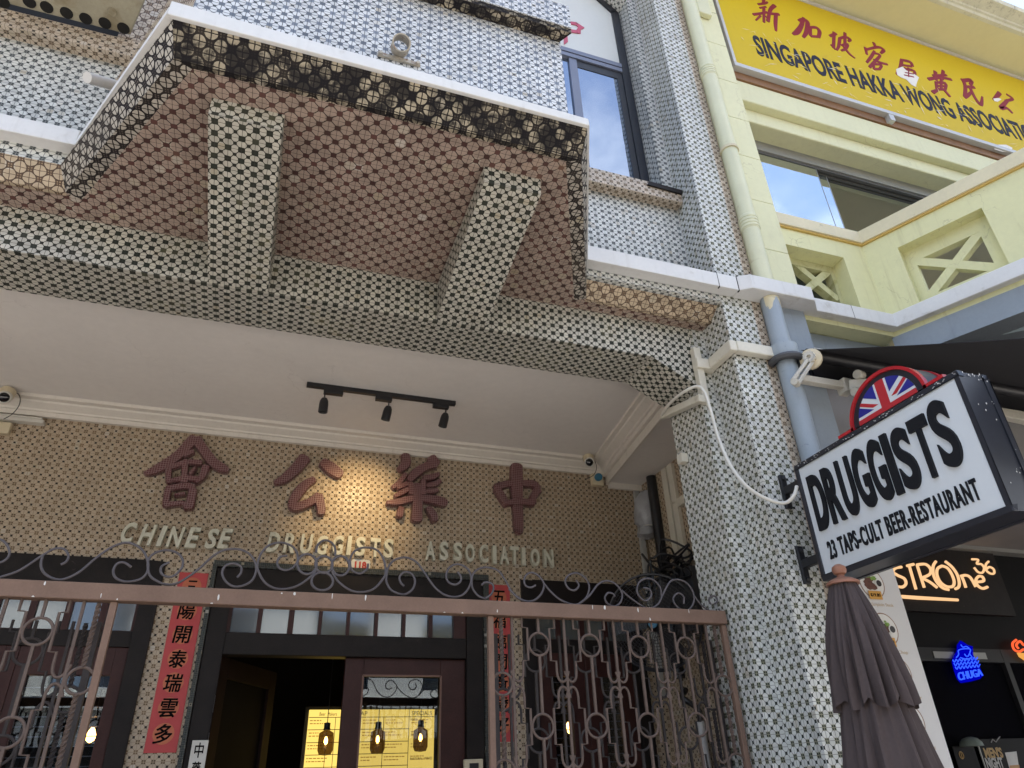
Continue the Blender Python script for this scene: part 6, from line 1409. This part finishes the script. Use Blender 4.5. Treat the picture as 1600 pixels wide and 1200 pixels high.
obj('bowl', MB().prism(npts([(645, 172), (700, 175), (760, 178), (752, 215), (720, 240), (690, 220), (660, 200)], NY - 0.01), (0, 0.006, 0)), M['neon_amber'], ON)
# posters in the window
M['poster'] = mat('black_poster', (0.008, 0.008, 0.009), 0.5, var=0.05, spec=0.1); M['poster_gold'] = mat('gold_print', (0.42, 0.27, 0.09), 0.5); M['poster_grey'] = mat('grey_print', (0.42, 0.42, 0.42), 0.5)
M['beer'] = mat('amber_beer', (0.45, 0.22, 0.05), 0.3); M['cup'] = mat('white_cup', (0.55, 0.55, 0.55), 0.4); M['dome'] = mat('pale_green_dome', (0.20, 0.25, 0.23), 0.5)
QY = SFY - 0.02
a_, b_ = PY(1526, 1155, QY), PY(1600, 1160, QY)
MP = thing('poster', (a_.x, QY, 1.2), "black men's night poster with a beer cup in the lower right window", 'poster')
obj('sheet', MB().box(a_.x, b_.x + 0.15, QY, QY + 0.006, 1.1, a_.z), M['poster'], MP)
obj('edge', MB().box(a_.x - 0.012, a_.x - 0.0005, QY - 0.004, QY + 0.006, 1.1, a_.z + 0.01), M['grey_alu'], MP)
def tq(c, w, h): return rect_quad((c.x, QY - 0.0005, c.z), (1, 0, 0), (0, 0, 1), w, h)
c = PY(1552, 1176, QY); obj('gold_words', put_text(MB(), "MEN'S", tq(c, 0.215, 0.085), 0.001, (0, -1, 0), bold=0.04), M['poster_gold'], MP)
c = PY(1554, 1192, QY); obj('white_words', put_text(MB(), 'NIGHT', tq(c, 0.20, 0.085), 0.001, (0, -1, 0), bold=0.04), M['poster_grey'], MP)
c = PY(1555, 1157, QY); obj('small_mark', MB().tube([c + V3((x, -0.003, z)) for x, z in ((-0.06, -0.015), (-0.03, 0.01), (0, -0.012), (0.03, 0.008), (0.07, 0.03))], 0.004, 6), M['poster_grey'], MP)
c0_ = [PY(p, q_, QY) for p, q_ in ((1570, 1176), (1588, 1174), (1592, 1200), (1578, 1204))]
obj('cup_print', MB().prism([V3((p.x, QY - 0.002, p.z)) for p in c0_], (0, 0.001, 0)), M['cup'], MP)
c1_ = [PY(p, q_, QY) for p, q_ in ((1577, 1196), (1592, 1195), (1596, 1225), (1582, 1228))]
obj('beer_print', MB().prism([V3((p.x, QY - 0.0035, p.z)) for p in c1_], (0, 0.001, 0)), M['beer'], MP)
a_, b_ = PY(1487, 1164, QY), PY(1524, 1166, QY)
LP = thing('poster', (a_.x, QY - 0.02, 1.2), 'small black notice with a faint gold crest, left of the beer cup poster', 'poster')
obj('sheet', MB().box(a_.x, b_.x - 0.02, QY, QY + 0.006, 1.1, a_.z - 0.01), M['poster'], LP)
c = PY(1502, 1180, QY); obj('crest', MB().tube([(c.x + 0.022 * math.cos(t), QY - 0.002, c.z + 0.028 * math.sin(t)) for t in [2 * math.pi * j / 16 for j in range(16)]], 0.004, 6, closed=True).tube([(c.x, QY - 0.002, c.z - 0.026), (c.x, QY - 0.002, c.z + 0.03)], 0.004, 6), M['poster_gold'], LP)
c = PY(1502, 1163, QY); obj('dome', MB().lathe([(0.095, 0), (0.088, 0.03), (0.06, 0.06), (0.02, 0.072), (0.002, 0.073)], (c.x, QY - 0.1, c.z - 0.02), (0, 0, 1), 24), M['dome'], LP, smooth=True)

# ================================================================== across the street (what the panes mirror and what bounces the sun)
OB = thing('opposite_shophouses', (0, -11, 0), 'pale shophouse row across the street, mirrored in the panes over the doorway', 'building')
ow = wall_xz(MB(), -11.3, -11, -26, 26, 0, 8.2, [(-24 + 3.2 * k, -22.4 + 3.2 * k, 4.2, 6.6) for k in range(15)])
obj('wall', ow, M['plaster_white'], OB)
obj('window', MB().box(-25, 25, -11.25, -11.2, 4.1, 6.7), M['window_glass'], OB)
obj('ledge', MB().box(-26, 26, -10.999, -10.7, 3.7, 3.9).box(-26, 26, -10.999, -10.6, 8.0, 8.25), M['plaster_white'], OB)
obj('walkway_opening', MB().box(-25.5, 25.5, -10.998, -10.97, 0.1, 2.9), M['room'], OB)
obj('roof', MB().prism([(-26, -10.6, 8.251), (26, -10.6, 8.251), (26, -16, 10.2), (-26, -16, 10.2)], (0, 0, 0.15)), M['roof'], OB)
